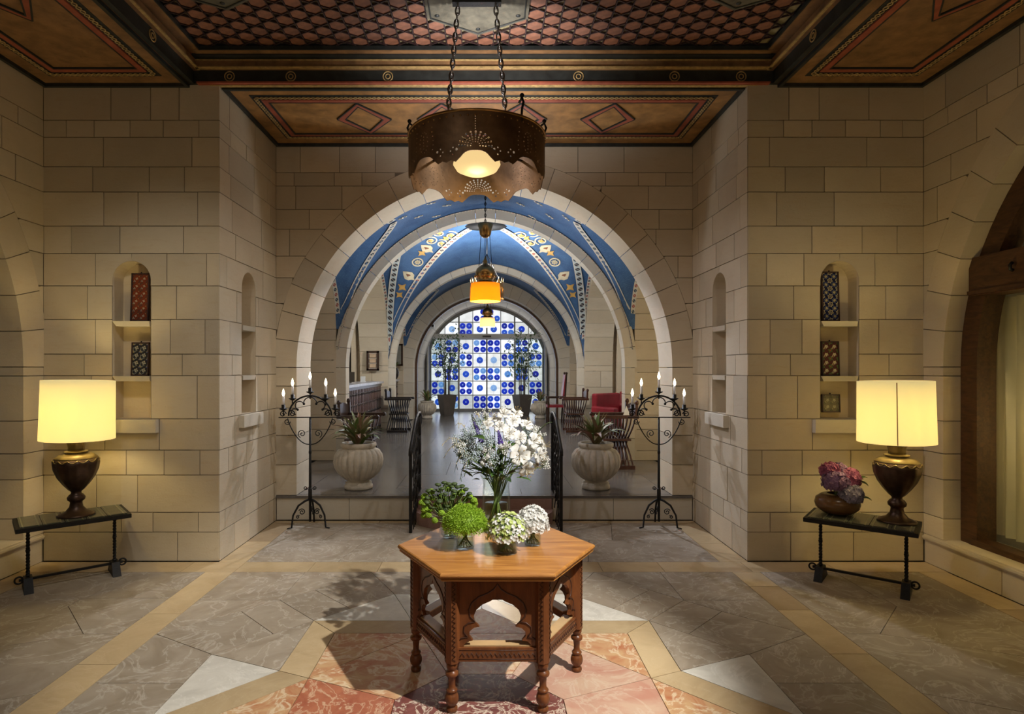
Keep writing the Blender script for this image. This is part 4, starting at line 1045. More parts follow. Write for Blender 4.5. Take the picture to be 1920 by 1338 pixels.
# ---------------------------------------------------------------- great pierced drum chandelier
CHX, CHY, CHZ = (894-VX)*4.365/F, 4.365, 3.06
ch = empty('drum_chandelier', (CHX, CHY, CHZ), 0, 'large pierced brass drum chandelier hanging on long steel chains', 'chandelier')
RD, HD = .50, .33; C_ = 2*math.pi*RD
nl = 8; NB = 192
def lobe(u):
    p = (u/C_*nl) % 1.0; d = abs(p-.5)
    return .052*max(0, 1-(d/.27)**3.2)+(.012 if d < .31 else 0)*max(0, 1-((d-.27)/.04)**2 if d > .27 else 1)-.006*math.cos(2*math.pi*(p*6))*(d > .31)
outer = [(C_*i/NB, lobe(C_*i/NB)) for i in range(NB+1)]+[(C_, HD), (0, HD)]
holes = []
def circ(u, v, r, n=8): return [(u+r*math.cos(2*math.pi*k/n), v+r*math.sin(2*math.pi*k/n)) for k in range(n)]
for q in range(8):
    uc = C_*(q+.5)/8
    if q % 2 == 0:
        for k, (rr, nn) in enumerate(((.028, 7), (.045, 9), (.062, 11), (.080, 11), (.098, 11))):
            for j in range(nn):
                a = math.pi*(j/(nn-1))*.98+.01; holes.append(circ(uc+rr*1.1*math.cos(a), .092+rr*.95*math.sin(a), .0038+.0010*k, 8))
        for j in range(6): holes.append(circ(uc, .205+.016*j, .0034, 6))
    else:
        for j in range(14): holes.append(circ(uc+.040*math.cos(2*math.pi*j/14), .165+.070*math.sin(2*math.pi*j/14), .0040, 6))
        for j in range(5): holes.append(circ(uc, .125+.02*j, .0042, 6))
    for s in (-1, 1):
        holes.append(circ(uc+s*.125, .075, .009))
        for j in range(3): holes.append(circ(uc+s*(.150+.018*(j % 2)), .045+.022*j, .006, 6))
        if q % 2:
            for j in range(6): holes.append(circ(uc+s*(.085+.006*math.sin(j)), .10+.03*j, .0036, 6))
rot0 = math.pi/2+2*math.pi*.5/8
drum = sheet([outer]+holes, lambda u, v, w_: ((RD-w_)*math.cos(u/RD-rot0), (RD-w_)*math.sin(u/RD-rot0), v), .005, 'pierced_drum', BRASS, ch, [C_*i/72 for i in range(1, 72)])
dme = drum.data; nl_ = []
for p_ in dme.polygons:
    for li in p_.loop_indices:
        v_ = dme.vertices[dme.loops[li].vertex_index].co; rn = Vector((v_.x, v_.y, 0)).normalized(); k = p_.normal.dot(rn)
        nl_.append(rn if k > .7 else -rn if k < -.7 else Vector(p_.normal))
dme.polygons.foreach_set('use_smooth', [True]*len(dme.polygons)); dme.normals_split_custom_set(nl_)
G().tube([(RD*math.cos(a), RD*math.sin(a), HD) for a in [2*math.pi*i/64 for i in range(64)]], .009, 6, True).obj('rim_bead', BRASS2, ch)
g = G()
for i in range(64): a = 2*math.pi*i/64; g.ball(((RD+.002)*math.cos(a), (RD+.002)*math.sin(a), HD-.035), .006, 6, 4)
g.obj('rivets', BRASS2, ch)['kind'] = 'stuff'
g = G()
for i in range(4): a = math.pi/2*i+math.pi/4; g.bar((0, 0, .29), (RD*math.cos(a), RD*math.sin(a), .29), .02, .01)
g.obj('cross_bars', IRON, ch)
G().lathe([(.0, .065), (.09, .072), (.15, .10), (.175, .14), (.16, .20), (.10, .25), (.03, .27)], 32).obj('glowing_bowl', emit('bowl_glass', (1, .70, .30), .86, .15), ch)
for a, nm in ((.35, 'a'), (math.pi-.35, 'b'), (-.35-.55, 'c'), (0.05, 'd'), (math.pi-.05, 'e')):
    c, s = math.cos(a), math.sin(a); P = [((RD-.01)*c, (RD-.01)*s, HD-.06), (RD*c, RD*s, HD+.05), ((RD+.015)*c, (RD+.015)*s, HD+.09), ((RD+.0)*c, (RD)*s, HD+.125), ((RD-.03)*c, (RD-.03)*s, HD+.10)]
    G().tube(P, .009, 6).ball(((RD+.0)*c, (RD)*s, HD+.14), .016, 8, 5).obj('finial', IRON, ch)
zt = LZ-.045-CHZ
for s in (-1, 1):
    for k in (-.022, .022):
        chain((s*.235, k, HD-.05), (s*.135, k*.3, zt), .062, .0052, .030, 'chain', STEEL, ch)
G().box((0, 0, zt-.01), (.36, .06, .03)).obj('ceiling_hook_plate', IRON, ch)
light('chandelier_light', 'POINT', (CHX, CHY, CHZ-.02), 7, (1, .80, .5), .12)
light('chandelier_uplight', 'SPOT', (CHX+.02, CHY, CHZ+.30), 130, (.98, .94, .98), .03, (CHX+.05, CHY+1.0, 4.6), spot_size=math.radians(105), spot_blend=.9)
# ---------------------------------------------------------------- hexagonal carved table
TX, TY, TZ = .047, 3.33, .71
tb = empty('hexagonal_table', (TX, TY, 0), 0, 'carved hexagonal wooden table with ogee arches holding the flowers', 'table')
def hexp(r): return [(r*math.cos(i*math.pi/3), r*math.sin(i*math.pi/3)) for i in range(6)]
idf = lambda u, v, w_: (u, v, w_)
g = G()
prf = [(.536, TZ-.042), (.545, TZ-.038), (.545, TZ-.030), (.535, TZ-.027), (.552, TZ-.022), (.556, TZ-.012), (.552, TZ-.004), (.545, TZ)]
vs = [(x, y, z) for r, z in prf for x, y in hexp(r)]; fs = [(i*6+k, i*6+(k+1) % 6, (i+1)*6+(k+1) % 6, (i+1)*6+k) for i in range(len(prf)-1) for k in range(6)]
g.add(vs, fs+[tuple(range(5, -1, -1)), tuple(range(len(vs)-6, len(vs)))]); g.obj('table_top', W_TOP, tb)
RL = .452
legp = [(.018, 0), (.027, .003), (.029, .012), (.027, .022), (.019, .027), (.019, .032), (.029, .042), (.034, .058), (.034, .072), (.029, .088), (.019, .096), (.026, .100), (.028, .106), (.025, .112), (.018, .116), (.0165, .14), (.0195, .170), (.024, .174), (.031, .180), (.033, .188), (.031, .197), (.021, .203), (.019, .208), (.026, .216), (.028, .225), (.028, .25)]
for i in range(6):
    a = i*math.pi/3; x, y = RL*math.cos(a), RL*math.sin(a)
    lg = G().lathe(legp, 20, (x, y, 0)).obj('leg', W_TABLE, tb)
    m = Matrix.Translation((x, y, .46)) @ Matrix.Rotation(a, 4, 'Z'); e = G()
    pp = [(-.030, -.034), (.012, -.036), (.030, -.016), (.030, .016), (.012, .036), (-.030, .034)]
    e.prism(pp, lambda u, v, w_: tuple(m @ Vector((u, v, w_))), -.215, .212); e.obj('post', W_TABLE, lg)
    zz = G()
    for s in (-1, 1):
        P0 = Vector((.0215, s*.026, 0)); t_ = Vector((.018, -s*.020, 0)).normalized()
        zz.tube([tuple(m @ (P0+t_*.008*(1 if k % 2 else -1)+Vector((.0015, 0, -.20+.4*k/34)))) for k in range(35)], .0022, 4)
    zz.obj('carved_zigzag', W_CARVE, lg)
    # panel with ogee opening between this post and the next
    b = (i+1)*math.pi/3; p0 = Vector((RL*math.cos(a), RL*math.sin(a))); p1 = Vector((RL*math.cos(b), RL*math.sin(b))); mid = (p0+p1)/2; tx = (p1-p0).normalized(); nn = mid.normalized()
    fr = lambda u, v, w_: (mid.x+tx.x*u+nn.x*w_, mid.y+tx.y*u+nn.y*w_, v)
    hw = .2005; z0, z1 = .305, TZ-.04
    half = [(0, .585), (.010, .562), (.035, .545), (.075, .528), (.105, .502), (.118, .470), (.112, .440), (.097, .425), (.090, .418), (.118, .412), (.138, .395), (.140, .372), (.126, .355), (.122, .350), (.148, .346), (.165, .33), (.170, .305)]
    lp = [(-hw, z0), (-.17, z0)]+[(-u, v) for u, v in half[::-1]][1:]+half[1:-1]+[(.17, z0), (hw, z0), (hw, z1), (-hw, z1)]
    sheet([lp], lambda u, v, w_: fr(u, v, w_-.018), .02, 'ogee_panel', W_TABLE, tb)
    om = [(u*1.16+(.006 if u > 0 else 0), .305+(v-.305)*1.12+.012) for u, v in half[:-1]]
    mo = [(-u, v) for u, v in om[::-1]][:-1]+om
    G().tube([fr(u, v, .002) for u, v in mo], .0042, 5).obj('ogee_moulding', W_CARVE, tb)
    rl = G()
    rl.add([fr(u, v, w_) for u, v, w_ in ((-hw, .25, -.012), (hw, .25, -.012), (hw, .318, -.012), (-hw, .318, -.012), (-hw, .25, .012), (hw, .25, .012), (hw, .318, .012), (-hw, .318, .012))], [(0,1,2,3), (4,7,6,5), (0,4,5,1), (3,2,6,7), (0,3,7,4), (1,5,6,2)])
    ro = rl.obj('rail', W_TABLE, tb)
    zz = G().tube([fr(-hw+.015+(2*hw-.03)*k/32, .284+(.010 if k % 2 else -.010), .0125) for k in range(33)], .0028, 4)
    for v in (.262, .306): zz.tube([fr(-hw+.01, v, .012), fr(hw-.01, v, .012)], .0018, 4)
    zz.obj('carved_zigzag', W_CARVE, ro)
    G().prism([(-hw+.03, -.055), (hw-.03, -.055), (hw-.03, .0), (-hw+.03, .0)], lambda u, v, w_: fr(u, .3185+w_, v-.002), 0, .006).obj('inner_ledge', plain('pale_worn_wood', (.50, .33, .16), .6), tb) if i == 0 else inst('inner_ledge', bpy.data.objects['inner_ledge'].data, tb, rot=(0, 0, i*math.pi/3))
# ---------------------------------------------------------------- vases and flowers
rf = random.Random(21)
def wall_lathe(prof, th): return prof+[(max(r-th, .001), z+(th if i == 0 else 0)) for i, (r, z) in reversed(list(enumerate(prof)))]
def vase(name, x, y, prof, lab, cat, wl_=None, th=.004, z=TZ):
    t = empty(name, (x, y, z), 0, lab, cat)
    G().lathe(wall_lathe(prof, th), 40, close=False).obj('glass_body', GLASS, t)
    G().lathe([(0, .001), (prof[0][0]*.97, .001), (prof[0][0]*.97, .010), (0, .012)], 40).obj('glass_base', GLASS, t)
    if wl_:
        r = prof[0][0]-th-.002; G().lathe([(0, .014), (r, .014), (r, wl_), (0, wl_)], 36).obj('water', WATER, t)
    return t
VXX, VYY = .05, 3.6
vase('glass_vase', VXX, VYY, [(.078, 0), (.086, .01), (.088, .05), (.086, .20), (.080, .27), (.083, .31), (.102, .345)], 'tall clear glass vase with flared rim holding the lilies', 'vase', .17)
def gx(px_, y): return (px_-VX)*y/F
J1 = (gx(871.5, 3.21), 3.21); J2 = (gx(951, 3.13), 3.13); J3 = (gx(1000, 3.27), 3.27); J4 = (gx(843, 3.42), 3.42)
vase('glass_jar', J1[0], J1[1]+.05, [(.048, 0), (.052, .008), (.052, .095)], 'low round glass jar under the bright green moss-like flowers', 'jar', .06)
vase('glass_jar', J2[0], J2[1]+.05, [(.054, 0), (.057, .008), (.057, .08)], 'low round glass jar under the green and white flowers', 'jar', .05)
vase('glass_jar', J3[0], J3[1]+.05, [(.044, 0), (.047, .008), (.047, .085)], 'low glass jar under the pure white flowers', 'jar', .05)
vase('glass_jar', J4[0], J4[1]+.05, [(.040, 0), (.055, .02), (.060, .06), (.050, .10), (.054, .13)], 'bulbous glass jar under the green button chrysanthemums', 'jar', .07)
def petal_mesh(L, w_, curl, mat, name, n=6, cup=.25):
    rows = []
    for i in range(n+1):
        t = i/n; x = L*t*math.cos(curl*t*t); z = L*t*.35-L*curl*.45*t*t*t; ww = w_*math.sin(math.pi*min(.98, .12+.86*t))**.8
        rows.append([(x, -ww, z+cup*ww), (x, 0, z), (x, ww, z+cup*ww)])
    return G().grid(rows).mesh(name, mat)
# lilies
LP = petal_mesh(.085, .021, 1.2, PET_W, 'petal'); LP2 = petal_mesh(.085, .015, 1.3, PET_W, 'petal')
g = G()
for i in range(6):
    a = i*math.pi/3; g.tube([(0, 0, .0), (.010*math.cos(a), .010*math.sin(a), .033), (.021*math.cos(a), .021*math.sin(a), .049)], .0008, 4); g.ball((.022*math.cos(a), .022*math.sin(a), .050), .0034, 6, 4, (1.5, .7, .7))
STAM = g.mesh('stamens', ANTHER)
def aim(o, d): o.rotation_mode = 'QUATERNION'; o.rotation_quaternion = Vector(d).to_track_quat('Z', 'Y')
VT = Vector((VXX, VYY, TZ+.33))
def stem_to(o, pos, rise=.0):
    inv = o.matrix_basis.inverted() if False else None
def lily(pos, d, sc_, lab, opened=1.0):
    o = empty('lily', pos, 0, lab, 'flower', 'white lilies in the tall vase')
    P = Vector(pos); D = Vector(d).normalized(); Q = D.to_track_quat('Z', 'Y').to_matrix().to_4x4() @ Matrix.Scale(sc_, 4)
    for i in range(6):
        p = inst('petal', LP if i % 2 == 0 else LP2, o); p.matrix_basis = Q @ Matrix.Rotation(i*math.pi/3+rf.uniform(-.1, .1), 4, 'Z') @ Matrix.Rotation(rf.uniform(-.25, .2), 4, 'Y')
    p = inst('stamens', STAM, o); p.matrix_basis = Q
    B = VT+Vector(((P.x-VT.x)*.25, (P.y-VT.y)*.25, -.02)); end = VT+Vector((-(P.x-VT.x)*.12, -(P.y-VT.y)*.1, -.28))
    G().tube([q-P for q in (P, P-D*.05, (P-D*.08)*.5+B*.5, B, end)], .0022, 5).obj('stem', STEM, o)
    return o
DV = 3.6
def vp(x, y, D): return px(x, y, D)
lil = [(962, 790, 3.58, (.1, -.8, .6), 1.0, 'white lily bloom at the top of the bouquet facing the lobby'), (945, 777, 3.66, (-.1, -.5, .9), .95, 'topmost upright white lily of the bouquet'), (987, 797, 3.62, (.5, -.5, .8), .9, 'tilted white lily between the topmost lily and the long leaf'),
  (1000, 826, 3.55, (.7, -.7, .3), 1.05, 'white lily on the outer curve of the bouquet above the widest bloom'), (974, 852, 3.47, (.15, -1, .1), 1.3, 'widest fully open white lily with brown anthers at the front of the bouquet'), (1010, 852, 3.55, (.8, -.6, -.1), 1.0, 'white lily turned outwards beside the widest bloom'),
  (986, 878, 3.50, (.4, -.8, -.5), 1.05, 'lowest white lily hanging over the vase rim'), (1018, 836, 3.62, (.9, -.2, .2), .85, 'small outermost white lily of the bouquet'), (955, 812, 3.50, (.2, -.9, .3), .95, 'white lily just above a purple spike'), (914, 798, 3.60, (-.3, -.6, .8), .9, 'white lily beside the tallest purple spike'),
  (926, 788, 3.68, (-.1, -.3, 1), .9, 'white lily half hidden behind the topmost blooms'), (975, 820, 3.54, (.3, -.9, .2), .9, 'white lily in the middle of the bouquet'), (990, 846, 3.60, (.5, -.8, .1), .95, 'white lily half hidden behind the widest bloom'), (968, 776, 3.72, (.3, -.4, 1), .9, 'white lily at the back of the bouquet top'), (1004, 868, 3.6, (.8, -.5, -.4), .9, 'drooping white lily beside the lowest one'), (938, 800, 3.55, (0, -.9, .4), .8, 'small white lily near the bouquet centre')]
for x, y, D, d, s, lb in lil: lily(vp(x, y, D), d, s, lb)
for x, y, D in ((908, 860, 3.5), (915, 855, 3.48), (918, 868, 3.47), (905, 868, 3.5)):
    o = empty('white_bud', vp(x, y, D), 0, 'small white rounded bloom low in the tall vase', 'flower', 'white buds in the tall vase')
    G().ball((0, 0, 0), .017, 10, 7, (1, 1, 1.15)).obj('bud', PET_W, o); G().tube([(0, 0, -.01), (.0, .03, -.07), (VXX-o.location.x, VYY-o.location.y, TZ+.28-o.location.z)], .0016, 4).obj('stem', STEM, o)
# purple spikes
for x0, y0, x1, y1, D in ((903, 828, 889, 790, 3.5), (939, 832, 934, 806, 3.47), (895, 805, 884, 776, 3.62), (936, 800, 934, 772, 3.7)):
    a, b = vp(x0, y0, D), vp(x1, y1, D+.03); o = empty('purple_flower_spike', a, 0, 'thin purple flower spike rising from the tall vase' if y0 > 810 else 'dark unopened flower spike at the top of the bouquet', 'flower', 'purple spikes in the tall vase' if y0 > 810 else 'dark spikes in the tall vase'); d = b-a; g = G()
    for k in range(70):
        t = k/70; ang = k*2.4; r = .011*(1-t)**.6+.002; q = d*t+Vector((r*math.cos(ang), r*math.sin(ang), 0)); g.ball(q, .0052*(1-.5*t), 5, 3)
    g.obj('florets', PET_P if y0 > 810 else plain('dark_spike', (.06, .07, .06), .6), o); G().tube([(0, 0, 0), VT-a+Vector((0, 0, -.05))], .0018, 4).obj('stem', STEM, o)
# white tweedia sprays, cream twisted sprigs, greenery
FILL = empty('blossom_filler', VT, 0, 'sprays of tiny pale blossoms filling the lily bouquet', 'flowers')
def spray(x, y, D, n, r, mat, name, lab, grp, sz=.008):
    c = vp(x, y, D); o = FILL; g = G(); q = G(); c -= VT
    for k in range(n):
        p = c+Vector((rf.gauss(0, r), rf.gauss(0, r*.8), rf.gauss(0, r)))
        for j in range(4):
            a = j*math.pi/2+k; g.ball(p+Vector((sz*math.cos(a), -sz*.3, sz*math.sin(a))), sz*.62, 5, 3, (1, .5, 1))
        q.tube([p, c+(p-c)*.4+Vector((0, 0, -.02)), c+Vector((0, .0, -.05))], .001, 3)
    q.tube([c+Vector((0, 0, -.04)), (0, 0, 0)], .002, 4)
    b = g.obj('spray', mat, o); q.obj('spray_stem', STEM, b)
for x, y, D in ((872, 822, 3.62), (878, 838, 3.58), (916, 830, 3.5), (918, 846, 3.5), (892, 795, 3.7), (1000, 808, 3.7), (1020, 862, 3.58), (868, 850, 3.6), (860, 828, 3.66), (905, 815, 3.55), (1010, 820, 3.66), (884, 812, 3.6), (867, 838, 3.55), (895, 840, 3.5), (926, 860, 3.47), (880, 856, 3.5), (945, 838, 3.46), (912, 780, 3.74), (988, 812, 3.7)): spray(x, y, D, 26, .021, PET_BL if (int(x) % 3 and x < 1000) else PET_W, 'blossom_spray', 'spray of tiny pale blossoms in the tall vase', 'blossom sprays in the tall vase', .0078)
for x, y, dx, dy, D in ((868, 830, -40, -6, 3.6), (866, 836, -34, 12, 3.6), (880, 855, -25, 5, 3.5), (888, 862, -20, 12, 3.5), (878, 815, -24, -28, 3.66), (870, 848, -18, 26, 3.56), (1003, 818, 22, 12, 3.6), (885, 868, -14, 14, 3.5), (876, 870, -14, 20, 3.55), (900, 786, -10, -10, 3.72)):
    a = vp(x, y, D); b = vp(x+dx, y+dy, D); dark = dy > 18 or y > 864; o = empty('twisted_sprig', a, 0, 'dark drooping twig at the lower edge of the bouquet' if dark else 'thin cream twisted sprig arching out of the tall vase', 'flower', 'dark twigs in the tall vase' if dark else 'twisted sprigs in the tall vase'); d = b-a; g = G()
    g.tube([d*t+Vector((0, 0, .03*math.sin(math.pi*t)-.035*t*t)) for t in [i/8 for i in range(9)]], [.0028*(1-.6*i/8) for i in range(9)], 5)
    for k in range(7):
        t = .3+.1*k; p = d*t+Vector((0, 0, .03*math.sin(math.pi*t)-.035*t*t)); g.tube([p, p+Vector((rf.uniform(-.01, .01), rf.uniform(-.02, .0), rf.uniform(-.03, .02)))], .0018, 4)
    g.obj('sprig', LEAFD if dark else PET_CR, o); G().tube([(0, 0, 0), VT-a], .002, 4).obj('stem', STEM, o)
LM = petal_mesh(.10, .014, .5, LEAF, 'leaf', 6, .3); LMD = petal_mesh(.09, .012, .5, LEAFD, 'leaf', 6, .3)
gr_ = empty('bouquet_greenery', VT, 0, 'slender green leaves filling the lily bouquet', 'leaves')
for k in range(110):
    a = rf.uniform(0, 2*math.pi); e = rf.uniform(-.4, .9); q = rf.uniform(.1, 1); c = Vector((.17*math.cos(a)*q, .13*math.sin(a)*q, rf.uniform(-.01, .20)*(1.1-q*.6)))
    inst('leaf', LM if rf.random() < .6 else LMD, gr_, c, (rf.uniform(-.6, .6), -e, a), rf.uniform(.7, 1.2))
inst('leaf', LM, gr_, vp(1005, 814, 3.6)-VT, (0, -.5, -.1), 1.4); inst('leaf', LM, gr_, vp(888, 818, 3.52)-VT, (.4, .2, -.9), 1.3)
st_ = empty('stem_bundle', (VXX, VYY, TZ+.015), 0, 'crossing green flower stems standing in the tall vase', 'stems')
for k in range(26):
    a = rf.uniform(0, 2*math.pi); r0, r1 = rf.uniform(.02, .07), rf.uniform(.02, .085)
    G().tube([(r0*math.cos(a), r0*math.sin(a), 0), (.012*math.cos(a+1.5), .012*math.sin(a+1.5), .19), (-r1*math.cos(a), -r1*math.sin(a), .33)], .0028, 5).obj('stem', STEM if rf.random() < .6 else PET_LG, st_)
# low posies
def dome(name, c, rx, rz_, n, mats, fs_, lab, jar, petal_n=5, flat_=.5):
    o = empty(name, c, 0, lab, 'flowers'); gs = [G() for _ in mats]
    for k in range(n):
        u = (k+.5)/n; th = math.acos(1-u*1.12); ph = k*2.39996; ph0 = ph % 6.2832; seed_ = n*.01; q = Vector((rx*math.sin(th)*math.cos(ph), rx*math.sin(th)*math.sin(ph), rz_*math.cos(th)))*(rf.uniform(.9, 1.08)+.05*math.sin(5*ph0+seed_)*math.sin(4*th)); nrm = (Vector((q.x/rx, q.y/rx, q.z/rz_)).normalized()+Vector((rf.uniform(-.45, .45), rf.uniform(-.45, .45), rf.uniform(-.3, .3)))).normalized()
        t1 = nrm.orthogonal().normalized(); t2 = nrm.cross(t1); g = gs[0 if rf.random() < fs_[2] else -1]; s = rf.uniform(.8, 1.2)*fs_[0]
        for j in range(petal_n):
            a = 2*math.pi*j/petal_n+k; dd = t1*math.cos(a)+t2*math.sin(a); tip = q+dd*s+nrm*s*fs_[1]; sd = (t2*math.cos(a)-t1*math.sin(a))*s*flat_
            g.add([q, q+dd*s*.55+sd+nrm*s*.25, tip, q+dd*s*.55-sd+nrm*s*.25], [(0, 1, 2, 3)])
    for g, m, nm in zip(gs, mats, ('florets', 'florets')):
        if g.f: x = g.obj(nm, m, o); x['kind'] = 'stuff'
    G().lathe([(.0, -.04), (rx*.75, -.01), (rx*.93, rz_*.15), (rx*.8, rz_*.55), (rx*.4, rz_*.85), (0, rz_*.93)], 20).obj('core', mats[-1] if len(mats) == 1 else LEAF, o)
    g = G()
    for k in range(12): a = k*.52; g.tube([(.03*math.cos(a), .03*math.sin(a), -.02), (.012*math.cos(a+2), .012*math.sin(a+2), -.06), (.035*math.cos(a+3), .035*math.sin(a+3), jar)], .0025, 4)
    g.obj('stems', STEM, o)
dome('green_posy', (J1[0], J1[1]+.05, TZ+.115), .112, .115, 900, [PET_G], (.010, 1.3, 1.0), 'bright green moss-like dome of fringed flowers in a low jar', -.1, 4, .25)
dome('green_white_posy', (J2[0], J2[1]+.05, TZ+.095), .102, .115, 330, [PET_LG, PET_W], (.012, .35, .5), 'posy of mixed green and white blossoms in a low jar', -.08)
dome('white_posy', (J3[0], J3[1]+.05, TZ+.105), .085, .105, 300, [PET_W], (.014, .5, 1), 'pure white ruffled hydrangea-like posy in a low jar', -.09)
BM = G(); 
for k in range(60):
    u = (k+.5)/60; th = math.acos(1-1.5*u); ph = k*2.4; n_ = Vector((math.sin(th)*math.cos(ph), math.sin(th)*math.sin(ph), math.cos(th))); BM.tube([n_*.006, n_*.0135], [.004, .0022], 4)
BM.ball((0, 0, 0), .0105, 8, 6); BMm = BM.mesh('bloom', PET_G)
BD = G().lathe([(0, -.004), (.010, -.003), (.013, .002), (.008, .006), (0, .007)], 8).mesh('bloom', plain('dark_green_bloom', (.035, .06, .012), .6))
c0 = Vector((J4[0]-.01, J4[1]+.05, TZ+.125)); heads = {}
for k in range(66):
    u = (k+.5)/66; th = math.acos(1-1.05*u); ph = k*2.4; q = Vector((.165*math.sin(th)*math.cos(ph), .12*math.sin(th)*math.sin(ph), .195*math.cos(th)))*rf.uniform(.86, 1.04); dark = q.z > .105+.5*q.y
    heads.setdefault((dark, int((math.atan2(q.y, q.x)+math.pi)/(2*math.pi)*5.999)), []).append(q)
for (dark, sec), qs in heads.items():
    o = empty('chrysanthemum_spray', c0, 0, 'spray of dark unopened button blooms at the top of the bunch' if dark else 'spray of round lime green button chrysanthemums', 'flower', 'dark button sprays' if dark else 'lime button sprays')
    for q in qs:
        b = inst('bloom', BD if dark else BMm, o, q, (-q.y*3, q.x*3, rf.uniform(0, 6)), rf.uniform(1.35, 1.75) if not dark else rf.uniform(1.2, 1.6)); G().tube([q, q*.55+Vector((0, 0, -.02)), (0, 0, -.03)], .0016, 4).obj('stem', STEM, o)
    for j in range(4):
        a = (sec+rf.random())/6*2*math.pi-math.pi; inst('leaf', LMD, o, (.06*math.cos(a), .05*math.sin(a), rf.uniform(-.01, .10)), (rf.uniform(-.5, .5), -rf.uniform(.5, 1.0), a), rf.uniform(.4, .6))
# ---------------------------------------------------------------- wrought iron side tables with tiled tops, lamps
def tile_mat(name, bg, pats, scale=1.0):
    """hand-painted tile: rings and petals around a lattice of centres, in object space (x, z)"""
    m, nt, b = nmat(name); v = coord(nt); sp = N(nt, 'ShaderNodeSeparateXYZ'); nt.links.new(v, sp.inputs[0])
    def mth(op, a, b2=None):
        n = N(nt, 'ShaderNodeMath', operation=op)
        for i, s in enumerate((a, b2)):
            if s is None: continue
            if hasattr(s, 'is_output'): nt.links.new(s, n.inputs[i])
            else: n.inputs[i].default_value = s
        return n.outputs[0]
    def cell(c, off): return mth('SUBTRACT', mth('FRACT', mth('ADD', mth('MULTIPLY', c, scale), off)), .5)
    c = None; col = None
    for k, (off, r0, r1, pn, cc) in enumerate(pats):
        u, w_ = cell(sp.outputs[0], off), cell(sp.outputs[2], off); r = mth('SQRT', mth('ADD', mth('MULTIPLY', u, u), mth('MULTIPLY', w_, w_)))
        th = mth('ARCTAN2', w_, u); r = mth('ADD', r, mth('MULTIPLY', mth('SINE', mth('MULTIPLY', th, pn)), .06 if pn else 0))
        msk = mth('MULTIPLY', mth('GREATER_THAN', r, r0), mth('LESS_THAN', r, r1))
        col = mixc(nt, msk, col if col is not None else bg, cc)
    nt.links.new(col, b.inputs['Base Color']); b.inputs['Roughness'].default_value = .25; return m
TOPTILE = tile_mat('green_table_tiles', (.10, .105, .07), [(0, .15, .24, 6, (.34, .33, .22)), (.5, .30, .36, 4, (.22, .21, .12)), (.25, .05, .12, 3, (.28, .25, .15))], 7)
def side_table(x, y, rz, lab):
    t = empty('side_table', (x, y, 0), rz, lab, 'table', 'wrought iron side tables')
    L, W2, Z = .74, .44, .52
    G().box((0, 0, Z-.018), (L, W2, .032)).obj('iron_frame', IRON, t)
    tm = G().box((0, 0, 0), (.155, .155, .010)).mesh('top_tile', TOPTILE)
    # tiles set in the frame
    nx_, ny_ = 5, 3; me = G().box((0, 0, 0), ((L-.05)/nx_-.004, (W2-.05)/ny_-.004, .010)).mesh('top_tile', TOPTILE)
    for i in range(nx_):
        for j in range(ny_): inst('top_tile', me, t, (-(L-.05)/2+(L-.05)*(i+.5)/nx_, -(W2-.05)/2+(W2-.05)*(j+.5)/ny_, Z+.002))
    for s in (-1, 1):
        X = s*.285; n = 90; tw = []
        g = G()
        for ph in (0, math.pi): g.tube([(X+.006*math.cos(k*.55+ph), .006*math.sin(k*.55+ph), .09+(Z-.125)*k/n) for k in range(n+1)], .0085, 6)
        for z in (.11, .30, Z-.05): g.ball((X, 0, z), .017, 10, 6, (1, 1, .7))
        lg = g.obj('leg', IRON, t)
        f = G(); f.add([(X+a*.028, b_*.05, .10) for a in (-1, 1) for b_ in (-1, 1)]+[(X+a*.030, b_*.13, .0) for a in (-1, 1) for b_ in (-1, 1)], [(0,1,3,2), (4,6,7,5), (0,4,5,1), (2,3,7,6), (0,2,6,4), (1,5,7,3)])
        f.obj('foot', IRON, lg)
        G().tube([(X+s*(.055+.026*math.cos(a)), -.01, .085+.026*math.sin(a)) for a in [2*math.pi*i/18 for i in range(18)]], .007, 6, True).obj('scroll_ring', IRON, lg)
    G().bar((-.34, -.01, .085), (.34, -.01, .085), .02, .018).obj('stretcher', IRON, t)
    return t
side_table(-3.32, 4.735, math.radians(41), 'iron side table with tiled top carrying only a lamp')
side_table(2.92, 4.625, math.radians(-39), 'iron side table with tiled top carrying a lamp and hydrangeas')
